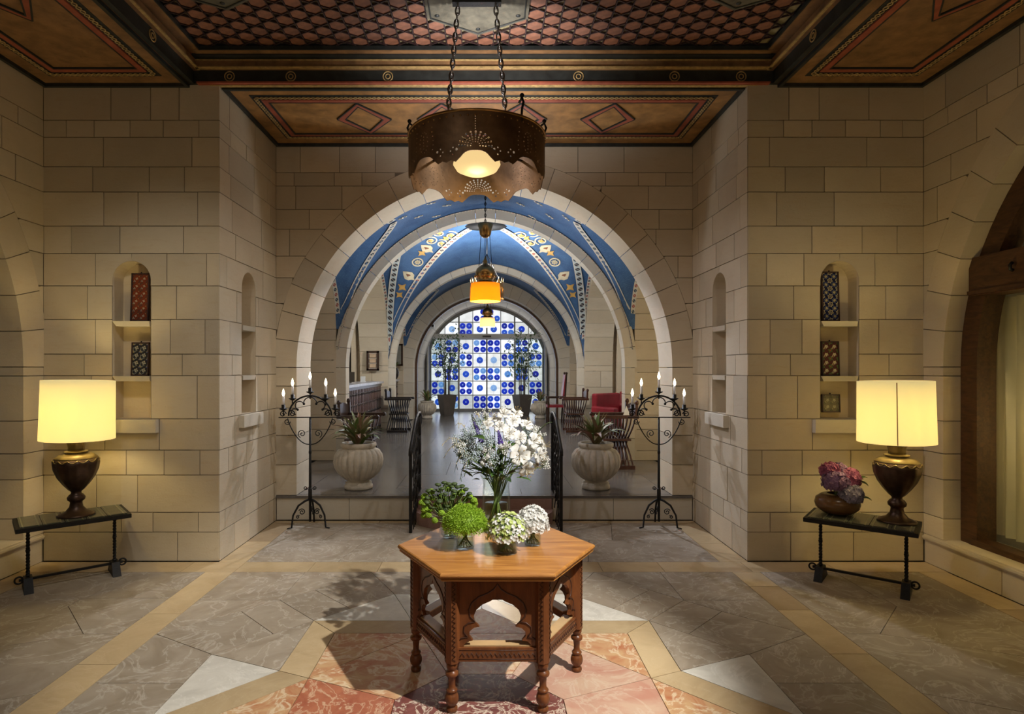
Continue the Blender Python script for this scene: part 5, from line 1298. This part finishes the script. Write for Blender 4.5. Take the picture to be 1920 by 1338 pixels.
def table_lamp(x, y, lab, tilt=(0, 0), seam=0):
    t = empty('table_lamp', (x, y, .527), 0, lab, 'lamp', 'urn table lamps')
    fl_ = lambda a, z: 1+(.035*abs(math.cos(7*a)) if .20 < z < .46 else 0)
    G().lathe([(.130, 0), (.132, .008), (.120, .016), (.075, .035), (.048, .07), (.042, .10), (.044, .112), (.060, .125), (.063, .145), (.050, .165), (.036, .175), (.036, .19), (.055, .208), (.092, .255), (.127, .31), (.150, .37), (.157, .42), (.149, .453)], 56, flute=fl_).obj('urn_base', BRONZE, t)
    G().lathe([(.150, .451), (.146, .463), (.118, .485), (.080, .495), (.074, .501), (.088, .506), (.080, .514), (.058, .52)], 48).obj('urn_shoulder', GOLDB, t)
    G().lathe([(.056, .518), (.054, .54), (.060, .57), (.076, .615), (.07, .62), (.02, .625)], 48, flute=lambda a, z: 1+.05*abs(math.cos(6*a))).obj('neck', GOLDB, t)
    g = G()
    for k in range(14):
        a0 = 2*math.pi*k/14; g.tube([(.156*math.cos(a0+.449*j/6), .156*math.sin(a0+.449*j/6), .450-.020*math.sin(math.pi*j/6)) for j in range(7)], .005, 5)
    g.obj('garland', GOLDB, t)
    G().tube([(0, 0, .56), (0, 0, .80)], .008, 8).obj('stem', BRASS2, t)
    sh = G().lathe([(.258, .608), (.2555, .72), (.2535, .84), (.25, 1.075), (.2475, 1.075), (.251, .84), (.253, .72), (.2555, .608)], 56, close=False).obj('shade', SHADE, t)
    sh.rotation_euler = (tilt[0], tilt[1], 0)
    if seam is not None: G().bar((.2575*math.cos(seam), .2575*math.sin(seam), .61), (.2505*math.cos(seam), .2505*math.sin(seam), 1.07), .006, .003).obj('seam', plain('shade_seam', (.30, .13, .03), .7), sh)
    G().ball((0, 0, .80), .04, 12, 8, (1, 1, 1.3)).obj('bulb', emit('lamp_bulb', (1, .72, .32), 8), t)
    light('table_lamp_light', 'POINT', (x, y, .527+.80), 42 if x < 0 else 50, (1, .77, .32), .05)
table_lamp(-3.29, 4.73, 'bronze urn table lamp with cream drum shade standing alone on its table', (0, .02), None)
table_lamp(3.13, 4.53, 'bronze urn table lamp with cream drum shade beside the hydrangea bowl', (0, -.015), math.radians(238))
# hydrangea bowl
hb = (2.82, 4.78)
o = G().lathe([(.06, 0), (.11, .012), (.155, .05), (.165, .085), (.155, .125), (.115, .155), (.075, .165), (.070, .158), (.11, .145), (.148, .12), (.155, .085)], 40, close=False).obj('round_bowl', plain('brown_glazed_clay', (.17, .085, .03), .25, var=.25, scale=3)); o.location = (hb[0], hb[1], .528); tag(o, 'round brown glazed bowl holding the hydrangeas', 'bowl')
HL = petal_mesh(.13, .045, .6, LEAF, 'leaf', 6, .3); HLR = {'pink': [(-.2, -.2), (.5, -.5)], 'dark': [(-.9, .6)], 'grey-lilac': [(.3, -.4)], 'mauve': [(-.6, .4)]}
for dx, dz, dy, r, m, lab in ((-.05, .27, -.06, .095, PET_H1, 'mauve hydrangea head with lilac florets in the brown bowl'), (.075, .29, -.03, .085, PET_H2, 'pink hydrangea head in the brown bowl'), (.045, .175, -.11, .085, PET_H3, 'grey-lilac hydrangea head drooping over the bowl edge'), (-.055, .345, .0, .07, PET_H2, 'dark pink hydrangea head at the top of the bowl'), (.02, .33, .03, .08, PET_H1, 'mauve hydrangea head at the back of the bowl')):
    c = Vector((hb[0]+dx, hb[1]+dy, .528+dz)); o = empty('hydrangea', c, 0, lab, 'flower'); g = G()
    for k in range(230):
        u = (k+.5)/230; th = math.acos(1-1.75*u); ph = k*2.4; q = Vector((math.sin(th)*math.cos(ph), math.sin(th)*math.sin(ph), math.cos(th)*.85))*r*rf.uniform(.86, 1.1); n_ = (q.normalized()+Vector((rf.uniform(-.6, .6), rf.uniform(-.6, .6), rf.uniform(-.4, .4)))).normalized(); t1 = n_.orthogonal().normalized(); t2 = n_.cross(t1)
        for j in range(4):
            a = j*math.pi/2+k; dd = t1*math.cos(a)+t2*math.sin(a); sd = t2*math.cos(a)-t1*math.sin(a); s = .020; g.add([q, q+dd*s*.6+sd*s*.5+n_*.003, q+dd*s+n_*.001, q+dd*s*.6-sd*s*.5+n_*.003], [(0, 1, 2, 3)])
    x = g.obj('florets', m, o); x['kind'] = 'stuff'; G().ball((0, 0, 0), r*.74, 12, 8, (1, 1, .85)).obj('core', LEAFD, o)
    G().tube([(0, 0, -r*.6), Vector((hb[0], hb[1], .60))-c], .004, 5).obj('stem', STEM, o)
    for ry, rz in HLR.get(lab.split()[0], []): inst('leaf', HL, o, (.6*r*math.cos(rz), .6*r*math.sin(rz), -.02), (0, ry, rz), .8)
# ---------------------------------------------------------------- candelabra
FLAME = emit('candle_bulb_glow', (1, .80, .50), 6); CANDLE = plain('candle_white', (.78, .78, .80), .4)
def candelabrum(x, y, rz, lab):
    t = empty('candelabrum', (x, y, 0), rz, lab, 'candelabrum', 'wrought iron candelabra')
    g = G()
    G().tube([(0, 0, .06), (0, 0, .42), (0, 0, 1.18)], [.013, .015, .010], 8).obj('stem', IRON, t)
    G().lathe([(.012, .29), (.02, .295), (.02, .40), (.016, .42)], 12).obj('stem_sleeve', IRON, t); G().ball((0, 0, .80), .016, 10, 6, (1, 1, 2)).obj('stem_knot', IRON, t)
    g = G()
    for s in (-1, 1): g.tube([(s*(.012+a), 0, .42+b) for a, b in spiral((.035, .0), .022, .005, math.pi, 1.3)], .005, 5)
    g.obj('stem_scroll', IRON, t)
    for k in range(3):
        a = math.radians(-150+120*k) if False else math.radians((200, 340, 90)[k]); c, s = math.cos(a), math.sin(a)
        lg = G().tube([(0, 0, .30), (.05*c, .05*s, .285), (.12*c, .12*s, .24), (.175*c, .175*s, .14), (.19*c, .19*s, .012), (.235*c, .235*s, .008)], [.012, .012, .011, .010, .010, .007], 7).obj('foot', IRON, t)
        G().tube([((.085+u)*c, (.085+u)*s, .17+v) for u, v in spiral((0, 0), .035, .006, .5, 1.5)], .0055, 5).tube([((.125+u)*c, (.125+u)*s, .12+v) for u, v in spiral((0, 0), .02, .005, 2.5, -1.3)], .005, 5).obj('foot_scroll', IRON, lg)
    # half-round frame with crossbar and lobed tracery
    g = G().bar((-.33, 0, 1.175), (.33, 0, 1.175), .012, .012).tube([(.225*math.cos(a), 0, 1.19+.215*math.sin(a)) for a in [math.pi*i/32 for i in range(33)]], .0095, 7)
    for s in (-1, 1):
        g.tube([(s*(.19+u), 0, 1.215+v) for u, v in spiral((0, 0), .038, .006, 0, 1.4)], .007, 6)
        g.tube([(s*(.285+u), 0, 1.21+v) for u, v in spiral((0, 0), .035, .006, math.pi, -1.4)], .006, 6)
        for t0, t1 in ((64, 90.01), (64, 28), (28, 6)):
            th = [math.radians(t0+(t1-t0)*k/10) for k in range(11)]; fc = [math.sin(math.pi/2*k/10)**.6 if t1 > 90 else math.sin(math.pi*k/10)**.6 for k in range(11)]
            g.tube([(s*(.150+.055*f_)*math.cos(h_), 0, 1.19+(.145+.055*f_)*math.sin(h_)) for h_, f_ in zip(th, fc)], .006, 5)
        for h_ in (64, 28): g.ball((s*.148*math.cos(math.radians(h_)), 0, 1.19+.143*math.sin(math.radians(h_))), .014, 8, 5)
        g.tube([(s*(.235-.225*q**1.6-.02*math.sin(math.pi*q)), 0, 1.165-.28*math.sin(math.pi/2*q)**1.0) for q in [i/14 for i in range(15)]], .006, 6)
        g.tube([(s*(.24+u), 0, 1.13+v) for u, v in spiral((0, 0), .034, .006, math.pi, 1.4)], .005, 5)
        g.tube([(s*(.085+u), 0, 1.0+v) for u, v in spiral((0, 0), .045, .006, -1.2, 1.5)], .005, 5)
    g.obj('arch_tracery', IRON, t)
    for X, Z in ((-.28, 1.265), (-.185, 1.375), (0, 1.445), (.165, 1.375), (.265, 1.265)):
        h = G().tube([(X, 0, Z-.075), (X, 0, Z)], .007, 6).lathe([(.008, Z-.02), (.042, Z), (.040, Z+.006), (.02, Z+.004), (.02, Z+.045), (.016, Z+.045)], 14, (X, 0, 0)).obj('candle_holder', IRON, t)
        cn = G().tube([(X, 0, Z+.04), (X, 0, Z+.135)], .0125, 12).obj('candle', CANDLE, h)
        G().lathe([(.006, Z+.135), (.013, Z+.15), (.016, Z+.165), (.011, Z+.19), (.003, Z+.215), (0, Z+.218)], 12, (X, 0, 0)).obj('bulb', FLAME, h)
        p = Matrix.Translation((x, y, 0)) @ Matrix.Rotation(rz, 4, 'Z') @ Vector((X, 0, Z+.17)); light('candle_light', 'POINT', p, 1.6, (1, .76, .45), .014)
candelabrum(-1.905, 6.34, math.radians(4), 'wrought iron candelabrum with five electric candles on the reception side')
candelabrum(1.83, 6.34, math.radians(-4), 'wrought iron candelabrum with five electric candles on the side of the red armchairs')
# ---------------------------------------------------------------- stone urns with plants
UP = [(.155, 0), (.165, .012), (.165, .045), (.150, .058), (.155, .075), (.125, .085), (.13, .10), (.175, .13), (.235, .19), (.272, .26), (.282, .33), (.270, .40), (.235, .455), (.19, .475), (.185, .485), (.205, .495), (.208, .53), (.195, .54), (.165, .54), (.165, .50), (0, .495)]
UM = G().lathe(UP, 198, flute=lambda a, z: 1+(.085*(abs(math.sin(11*a))**.6-.6) if .11 < z < .46 else 0)).mesh('urn_body', URN); SM = G().lathe([(0, .50), (.165, .50), (.16, .515), (0, .525)], 24).mesh('soil', SOIL)
def strap(L, w_, droop, mat, n=8):
    rows = []
    for i in range(n+1):
        t = i/n; a = 1.35-droop*t*1.5; rows.append((t, a))
    x = z = 0; R_ = []
    for i, (t, a) in enumerate(rows):
        ww = w_*(math.sin(math.pi*min(1, .15+.85*t))**.7 if t < .97 else .05); R_.append([(x, -ww, z+ww*.35), (x, 0, z), (x, ww, z+ww*.35)]); x += L/n*math.cos(a); z += L/n*math.sin(a)
    return G().grid(R_).mesh('leaf', mat)
CL = [strap(.37, .030, d, CORDY) for d in (.3, .6, .9, 1.15)]
def urn(x, y, z, s, lab, plab, seed, nl=64, spread=1):
    t = empty('stone_urn', (x, y, z), seed, lab, 'urn', 'fluted stone urns'); t.scale = (s,)*3
    inst('urn_body', UM, t); inst('soil', SM, t)
    p = empty('potted_plant', (x, y, z+.515*s), 0, plab, 'plant', 'plants in the stone urns'); p.scale = (s,)*3; r = random.Random(seed)
    for k in range(nl):
        q = k/nl; a = k*2.4+r.uniform(-.3, .3)
        inst('leaf', CL[min(3, int(q*3.2+r.random()*.9))], p, (.05*math.cos(a)*q, .05*math.sin(a)*q, r.uniform(0, .05)), (r.uniform(-.25, .25), (q-.35)*.55*spread, a), r.uniform(.75, 1.1))
urn(-1.53, 7.0, PZ+.002, 1.0, 'large fluted stone urn at the platform edge on the reception side', 'bushy striped plant in the large urn on the reception side', 3)
urn(1.274, 7.0, PZ+.002, 1.0, 'large fluted stone urn at the platform edge on the side of the red armchairs', 'bushy pink-tinged plant in the large urn on the side of the red armchairs', 8)
urn(-1.72, 16.75, PZ+.002, .92, 'fluted stone urn by the glass doors on the reception side', 'small leafy plant in the door urn on the reception side', 5, 26, 1.3)
urn(1.47, 16.75, PZ+.002, .92, 'fluted stone urn by the glass doors next to the high-backed chair', 'small leafy plant in the door urn next to the high-backed chair', 6, 26, 1.3)
TREELEAF = petal('translucent_tree_leaf', (.11, .19, .07), .5, .5)
for x, s in ((838, 'reception side'), (979, 'side of the high-backed chair')):
    X = (x-VX)*17.9/F; t = empty('tall_planter', (X, 17.9, PZ+.002), .5, 'tapered dark planter before the glass doors on the '+s, 'planter', 'tapered planters')
    def sq(h, w_): return [(a*w_, b*w_, h) for a, b in ((-1, -1), (1, -1), (1, 1), (-1, 1))]
    g = G(); vs = sq(0, .15)+sq(.62, .225)+sq(.62, .205)+sq(.56, .20)
    g.add(vs, [(3,2,1,0), (12,13,14,15)]+[(i*4+k, i*4+(k+1) % 4, (i+1)*4+(k+1) % 4, (i+1)*4+k) for i in range(3) for k in range(4)]); g.obj('planter_body', PLANTER, t); G().box((0, 0, .57), (.40, .40, .02)).obj('soil', SOIL, t)
    p = empty('indoor_tree', (X, 17.9, PZ+.57), 0, 'slim leafy indoor tree in the tapered planter on the '+s, 'tree', 'indoor trees'); r = random.Random(x); g = G(); f = G()
    for k in range(6):
        a = k*1.1; tip = Vector((.42*math.cos(a)*r.uniform(.5, 1), .35*math.sin(a)*r.uniform(.5, 1), r.uniform(1.4, 2.1))); b0 = Vector((.08*math.cos(a), .08*math.sin(a), 0)); pts = [b0, b0*1.2+Vector((0, 0, .7)), tip*.6+Vector((0, 0, .25)), tip]
        g.tube(pts, [.013, .011, .008, .003], 5)
        for j in range(140):
            q = r.uniform(.38, 1.0); c = b0.lerp(tip, q)+Vector((r.gauss(0, .13), r.gauss(0, .13), r.gauss(0, .1))); d = Vector((r.uniform(-1, 1), r.uniform(-1, 1), r.uniform(-.9, .3))).normalized(); sd = d.cross(Vector((0, 0, 1))).normalized()*.024; l_ = r.uniform(.09, .16)
            f.add([c, c+d*l_*.5+sd, c+d*l_, c+d*l_*.5-sd], [(0, 1, 2, 3)])
    g.obj('trunks', plain('trunk_bark', (.12, .09, .05), .8), p); o = f.obj('foliage', TREELEAF, p); o['kind'] = 'stuff'
# ---------------------------------------------------------------- railings beside the steps
def railing(x, lab):
    t = empty('stair_railing', (x, 6.12, 0), 0, lab, 'railing', 'iron stair railings')
    zr = lambda y: .92+.26*min(1, y/.35)
    for y, h in ((0, .86), (.82, 1.14)): G().bar((0, y, .0 if y < .4 else PZ), (0, y, h), .032, .032).obj('post', IRON, t)
    P = [(0, -.05, .80), (0, -.03, .86), (0, .05, .90), (0, .25, 1.02), (0, .45, 1.13), (0, .65, 1.18), (0, .82, 1.18), (0, .92, 1.12), (0, .92, 1.06), (0, .88, 1.05)]
    G().tube(P, .017, 8).obj('handrail', IRON, t)
    G().prism([(0.0, .52), (.04, .56), (.04, .80), (.0, .86), (-.02, .84), (-.02, .6)], lambda u, v, w_: (w_, u, v), -.012, .012).obj('scroll_plate', IRON, t)
    for k in range(8):
        y = .09+.092*k; zb_ = .0 if y < .42 else (.14 if y < .5 else PZ)
        top_ = .885+.30*min(1, y/.5)-.03
        g = G()
        for j in range(4):
            a, b = zb_+(top_-zb_)*j/4, zb_+(top_-zb_)*(j+1)/4
            g.tube([(-.018, y, a+.01), (.0, y, (a*1+b)/2), (.018, y, b-.01)], .006, 5).tube([(.018, y, a+.01), (.018, y, b-.01)], .005, 5)
        g.obj('baluster', IRON, t)
    return t
railing(-.80, 'wrought iron stair railing on the reception side of the steps'); railing(.755, 'wrought iron stair railing on the side of the red armchairs')
# ---------------------------------------------------------------- folding slat chairs
def slat_chair(x, y, z, rz, lab, wd=None):
    wd = wd or W_DARK; t = empty('slat_chair', (x, y, z), rz, lab, 'chair', 'carved folding slat chairs')
    n = 9
    for k in range(n):
        q = (k-(n-1)/2)/((n-1)/2)
        for s in (-1, 1):
            off = (.25/(n-1)*s*.5)
            pts = []
            for j in range(13):
                h = j/12; zz = .05+.66*h; yy = s*.27*math.cos(math.pi*h)*(1.0 if h < .5 else 1.0); fan = .17+.05*abs(2*h-1)**1.2; pts.append((q*fan+off, yy, zz))
            g = G()
            for a, b in zip(pts[:-1], pts[1:]): g.bar(a, b, .018, .026, (0, 1, .2))
            g.obj('slat', wd, t)
    for s in (-1, 1):
        G().box((0, s*.28, .735), (.56, .075, .045)).tube([(.28, s*.28+a, .735+b) for a, b in ((-.03, 0), (.03, 0))], .03, 8).obj('arm', wd, t)
        G().box((0, s*.27, .025), (.46, .07, .05)).obj('base_rail', wd, t)
    G().box((0, 0, .40), (.40, .40, .025)).obj('seat', wd, t)
    rows = [[(-.235-.035*math.sin(math.pi*i/10), -.30+.60*i/10, .74+v) for v in (-.04, .12+.06*math.sin(math.pi*i/10))] for i in range(11)]
    g = G().grid(rows); g.grid([[(p[0]-.022, p[1], p[2]) for p in r_] for r_ in rows]); g.grid([[r_[1], (r_[1][0]-.022, r_[1][1], r_[1][2])] for r_ in rows]); g.obj('backrest', wd, t)
    for s in (-1, 1): G().ball((-.255, s*.29, .93), .03, 8, 6, (1, 1, 1.3)).bar((-.245, s*.29, .73), (-.25, s*.29, .92), .04, .04).obj('back_post', wd, t)
    return t
W_CH2 = wood('red_walnut', (.045, .016, .009), (.095, .036, .02), 3, .35, (8, 8, 1))
slat_chair(gx(676, 8.55), 8.6, PZ, 0, 'dark slatted folding armchair behind the large urn on the reception side')
slat_chair(gx(748, 13.3), 13.35, PZ, 0, 'dark slatted folding armchair by the reception counter', W_BLACK)
slat_chair(gx(1077, 13.3), 13.35, PZ, math.pi, 'red-brown slatted folding armchair standing alone against the pier opposite reception', W_CH2)
slat_chair(gx(1153, 8.55), 8.6, PZ, math.pi, 'red-brown slatted folding armchair behind the large urn on the side of the red armchairs', W_CH2)
o = G(); 
a = px(1174, 776, 8.35); o.add([(-.05, -.03, 0), (.05, -.03, 0), (.0, 0, .13), (.0, .05, 0)], [(0, 1, 2), (1, 3, 2), (3, 0, 2), (0, 3, 1)]); o = o.obj('folded_napkin', CREAMW); o.location = (a.x, 8.34, PZ+.762); tag(o, 'white folded napkin standing on the slatted chair arm', 'napkin')
# red armchairs in the aisle and high-backed chair
def armchair(x, y, rz, lab):
    t = empty('red_armchair', (x, y, PZ), rz, lab, 'armchair', 'red leather armchairs')
    def rb(name, c, d, m): 
        o = G().box((0, 0, 0), d).obj(name, m, t); o.location = c; b = o.modifiers.new('bevel', 'BEVEL'); b.width = .035; b.segments = 3; return o
    rb('seat', (0, 0, .33), (.66, .62, .22), REDL); rb('backrest', (0, .32, .58), (.72, .16, .62), REDL)
    for s in (-1, 1): rb('armrest', (s*.38, 0, .42), (.13, .66, .42), REDL)
    for a in (-1, 1):
        for b in (-1, 1): G().box((a*.36, b*.28, .09), (.05, .05, .22)).obj('leg', W_BLACK, t)
armchair(gx(1136, 12.9)+.12, 12.3, math.radians(35), 'red leather armchair with its arm to the passage')
armchair(gx(1180, 12.9)+.35, 13.25, math.radians(10), 'second red leather armchair partly hidden by the pier')
t = empty('high_backed_chair', (gx(1040, 15.3), 15.3, PZ), -math.pi/2, 'tall carved chair with red back near the glass doors', 'chair')
G().box((0, 0, .45), (.44, .42, .06)).obj('seat', REDL, t)
o = G().box((0, 0, 0), (.40, .05, .55)).obj('back_panel', REDL, t); o.location = (0, .24, .98); o.rotation_euler = (-.12, 0, 0)
for a in (-1, 1):
    G().bar((a*.2, .2, 0), (a*.2, .28, 1.28), .04, .04).ball((a*.2, .28, 1.29), .03, 8, 6).obj('back_post', W_DARK, t); G().lathe([(.022, 0), (.03, .1), (.02, .2), (.028, .3), (.022, .42), (.03, .5), (.02, .58), (.026, .66)], 10, (a*.2, -.18, 0)).obj('front_leg', W_DARK, t); G().box((a*.2, .02, .67), (.05, .46, .035)).obj('arm', W_DARK, t)
# ---------------------------------------------------------------- reception desk and what stands around it
def counter(y0, y1, lab):
    X = XC-2.44; t = empty('reception_counter', (X, (y0+y1)/2, PZ), 0, lab, 'counter', 'reception counters'); L = y1-y0
    G().box((-.2, 0, .53), (.36, L, 1.06)).obj('body', plain('counter_wood', (.10, .055, .04), .45, var=.25), t); G().box((-.18, 0, 1.10), (.50, L, .05)).obj('counter_top', plain('grey_counter_top', (.36, .36, .38), .25), t)
    n = int(L/.13); sm = G().box((0, 0, 0), (.03, .055, 1.0)).mesh('slat', plain('carved_counter_slat', (.16, .10, .085), .4, var=.25)); km = G().lathe([(.0, 0), (.035, 0), (.028, .018), (.0, .026)], 10).mesh('boss', W_BLACK)
    for k in range(n):
        y = -L/2+L*(k+.5)/n; inst('slat', sm, t, (-.005, y, .52))
        for j in range(5):
            q = inst('boss', km, t, (-.005, y+L/n*.5*(1 if j % 2 else 0)-L/n*.25, .12+.2*j), (0, math.pi/2, 0))
    g = G()
    for z in (.02, 1.04): g.box((.0, 0, z), (.04, L, .05))
    g.obj('rails', W_DARK, t)
counter(10.2, 13.7, 'long carved reception counter under the wide arch'); counter(14.25, 16.2, 'short carved counter in the last recess')
def frame_thing(name, c, w_, h, lab, inner, cat, mt=W_DARK):
    t = empty(name, c, 0, lab, cat); b = .045
    g = G()
    for x, z, a, d in ((0, h/2-b/2, w_, b), (0, -h/2+b/2, w_, b), (-w_/2+b/2, 0, b, h), (w_/2-b/2, 0, b, h)): g.box((x, 0, z), (a, .03, d))
    g.obj('frame', mt, t); G().box((0, .008, 0), (w_-.04, .012, h-.04)).obj('sheet', inner, t); return t
p = px(699, 676, 13.78); NOT = frame_thing('framed_notice', p, .29, .46, 'dark framed notice with three printed panels on the pier', plain('notice_paper', (.70, .62, .52), .7, var=.05), 'notice')
for k in range(3):
    G().box((0, -.004, .115-.115*k), (.15, .006, .085)).obj('printed_panel', plain('notice_panel', (.55, .40, .26), .7), NOT); g = G()
    for a, b_, c, d in ((0, .045, .17, .006), (0, -.045, .17, .006), (-.083, 0, .006, .095), (.083, 0, .006, .095)): g.box((a, -.006, .115-.115*k+b_), (c, .006, d))
    g.obj('panel_line', W_CARVE, NOT)
p = px(741, 665, 16.15); frame_thing('hanging_mirror', p, .42, .60, 'dark framed mirror in the last recess above the short counter', plain('mirror_glass', (.55, .60, .60), .1, .8, .1), 'mirror')
o = empty('counter_plant', px(741, 690, 15.6), 0, 'small dark plant in a pot in front of the mirror', 'plant'); r = random.Random(2)
G().lathe([(.05, -.28), (.09, -.2), (.10, -.1), (.06, 0), (.07, .02)], 16).obj('pot', W_BLACK, o); G().bar((0, 0, -.29), (0, 0, -.19), .06, .06).obj('pot_foot', W_BLACK, o)
for k in range(16): inst('leaf', CL[k % 4], o, (0, 0, 0), (r.uniform(-.3, .3), r.uniform(-.2, .5), k*2.4), .6)
# back of reception: cabinet, shelf, monitor
t = empty('reception_cabinet', (XC-3.95, 14.75, PZ), 0, 'tall dark cabinet behind the reception counter', 'cabinet'); G().box((.28, 0, 1.05), (.6, .5, 2.1)).obj('body', W_DARK, t); G().box((-.45, -.0, 1.0), (.8, .4, 2.0)).obj('grey_side', plain('grey_panel', (.30, .32, .34), .5), t)
for k in (-1, 1): G().box((.28+k*.145, -.26, 1.05), (.27, .02, 1.95)).obj('door', W_FRAME, t)
o = G().box((0, 0, 0), (1.6, .45, .06)).obj('wall_shelf', plain('red_brown_shelf', (.11, .03, .02), .5)); o.location = (XC-4.0, 14.9, 2.75); tag(o, 'red-brown shelf high above the reception cabinet', 'shelf')
t = empty('desk_monitor', (XC-2.72, 11.6, PZ+1.127), .6, 'small flat screen standing on the reception counter', 'monitor'); G().box((0, 0, .12), (.30, .02, .20)).obj('screen', W_BLACK, t); G().box((0, 0, .012), (.14, .12, .012)).obj('stand', W_BLACK, t); G().bar((0, .01, .01), (0, .01, .08), .03, .015).obj('neck', W_BLACK, t)
o = G().box((0, 0, .06), (.10, .012, .12)).box((0, .03, .008), (.10, .06, .01)).obj('card_holder', CREAMW); o.location = (XC-2.60, 12.5, PZ+1.127); tag(o, 'small card holder on the reception counter', 'card holder')
# ---------------------------------------------------------------- painted tiles in the niches
T1 = tile_mat('red_floral_tile', (.20, .045, .02), [(0, .0, .12, 4, (.52, .44, .30)), (.5, .16, .26, 5, (.05, .05, .04)), (.3, .05, .10, 3, (.55, .50, .38)), (.7, .02, .09, 0, (.36, .14, .05))], 15)
T2 = tile_mat('dark_floral_tile', (.035, .035, .04), [(0, .10, .22, 4, (.50, .46, .34)), (.5, .0, .16, 3, (.40, .30, .14)), (.25, .22, .28, 5, (.36, .40, .36)), (.6, .0, .06, 0, (.05, .12, .42))], 15)
T3 = tile_mat('navy_rosette_tile', (.012, .015, .06), [(.5, .20, .30, 6, (.52, .46, .28)), (0, .0, .16, 6, (.50, .44, .26)), (.5, .02, .09, 3, (.44, .38, .24)), (0, .26, .31, 0, (.10, .14, .30))], 14)
T4 = tile_mat('flower_star_tile', (.10, .03, .03), [(0, .0, .2, 5, (.62, .56, .36)), (.5, .1, .24, 4, (.10, .20, .06)), (.5, .0, .09, 0, (.50, .10, .05)), (.25, .0, .10, 3, (.55, .45, .25))], 14)
T5 = tile_mat('grey_green_tile', (.14, .13, .08), [(0, .05, .2, 5, (.45, .42, .28)), (.5, .08, .18, 3, (.05, .06, .04)), (.3, .0, .08, 4, (.40, .36, .2))], 17)
def ntile(x0, x1, y0, y1, z, mt, lab):
    D = YF+.06; a, b = px(x0, y0, D), px(x1, y1, D); w_, h = b.x-a.x, a.z-b.z
    t = empty('painted_tile', ((a.x+b.x)/2, D, z), 0, lab, 'tile', 'painted tiles in the niches'); t.rotation_euler = (-.05, 0, 0); f = .012
    o = G().box((0, 0, 0), (w_-f, .012, h-f)).obj('tile_face', mt, t); o.location = (0, 0, h/2)
    g = G()
    for X, Z, q, r_ in ((0, h-f/2, w_, f), (0, f/2, w_, f), (-w_/2+f/2, h/2, f, h), (w_/2-f/2, h/2, f, h)): g.box((X, 0, Z), (q, .022, r_))
    g.obj('iron_frame', P_DARK, t); G().tube([(0, .005, h), (0, .005, h+.012)], .006, 6).obj('hanger', IRON, t)
ntile(245, 279, 502, 593, 2.117, T1, 'tall red floral tile on the upper shelf of the two-tile niche')
ntile(246, 279, 632, 695, 1.632, T2, 'dark tile with pale leaves on the lower shelf of the two-tile niche')
ntile(1541, 1574, 502, 596, 2.117, T3, 'tall navy tile with ring rosettes in the three-tile niche')
ntile(1541, 1574, 633, 698, 1.632, T4, 'flowered tile with red hearts in the middle of the three-tile niche')
ntile(1541, 1575, 740, 774, NZ0+.002+.05, T5, 'small square grey-green tile at the bottom of the three-tile niche')
# ---------------------------------------------------------------- curtained window in the right-hand arch
CY, R0 = 2.79, 2.2
def yz_ring(r0, r1, x0, x1, name, mat, parent):
    lp = [(CY-r1, .25), (CY-r0, .25), (CY-r0, SPR)]+arc(CY, SPR, r0, math.pi, 0, 48)[1:]+[(CY+r0, .25), (CY+r1, .25), (CY+r1, SPR)]+arc(CY, SPR, r1, 0, math.pi, 48)[1:]
    return sheet([lp], lambda u, v, w_: (x0+w_, u, v), x1-x0, name, mat, parent)
wn = yz_ring(2.03, 2.195, XR+.14, XR+.30, 'window_1', W_FRAME, None); struct(wn, 'large arched oak window with sheer curtains', 'window')
G().box((XR+.19, CY, 2.44), (.20, 4.1, .31)).obj('transom_beam', W_FRAME, wn); G().box((XR+.09, CY, 2.31), (.03, 4.1, .03)).obj('transom_moulding', W_FRAME, wn); G().box((XR+.20, CY, .275), (.14, 4.2, .05)).obj('bottom_rail', W_FRAME, wn)
g = G(); 
for y in (4.42, 1.2): g.tube([(XR+.075, y, 2.49), (XR+.055, y, 2.47), (XR+.06, y, 2.44), (XR+.08, y, 2.43)], .012, 6)
g.obj('iron_bolt', IRON, wn)
pn = sheet([[(CY-2.04, .3), (CY+2.04, .3), (CY+2.04, SPR)]+arc(CY, SPR, 2.04, 0, math.pi, 40)[1:]], lambda u, v, w_: (XR+.24+w_, u, v), .006, 'pane', GLASS, wn)
for y in (3.55, 2.0): G().box((XR+.22, y, 1.3), (.07, .06, 2.0)).obj('mullion', W_FRAME, wn)
rows = []
for j in range(14):
    z = .32+(2.28-.32)*j/13; rows.append([(XR+.40+.035*math.sin(i*1.05+.3*math.sin(j*.4)+i*i*.013), .6+4.75*i/150, z) for i in range(151)])
o = G().grid(rows).obj('sheer_curtain', CURTAIN); tag(o, 'sheer cream curtain hanging in folds behind the arched window', 'curtain')
light('curtain_backfill', 'POINT', (XR+.80, 4.2, 1.2), 48, (1, .72, .35), .1)  # added behind the curtain to make it glow, no lamp stands there
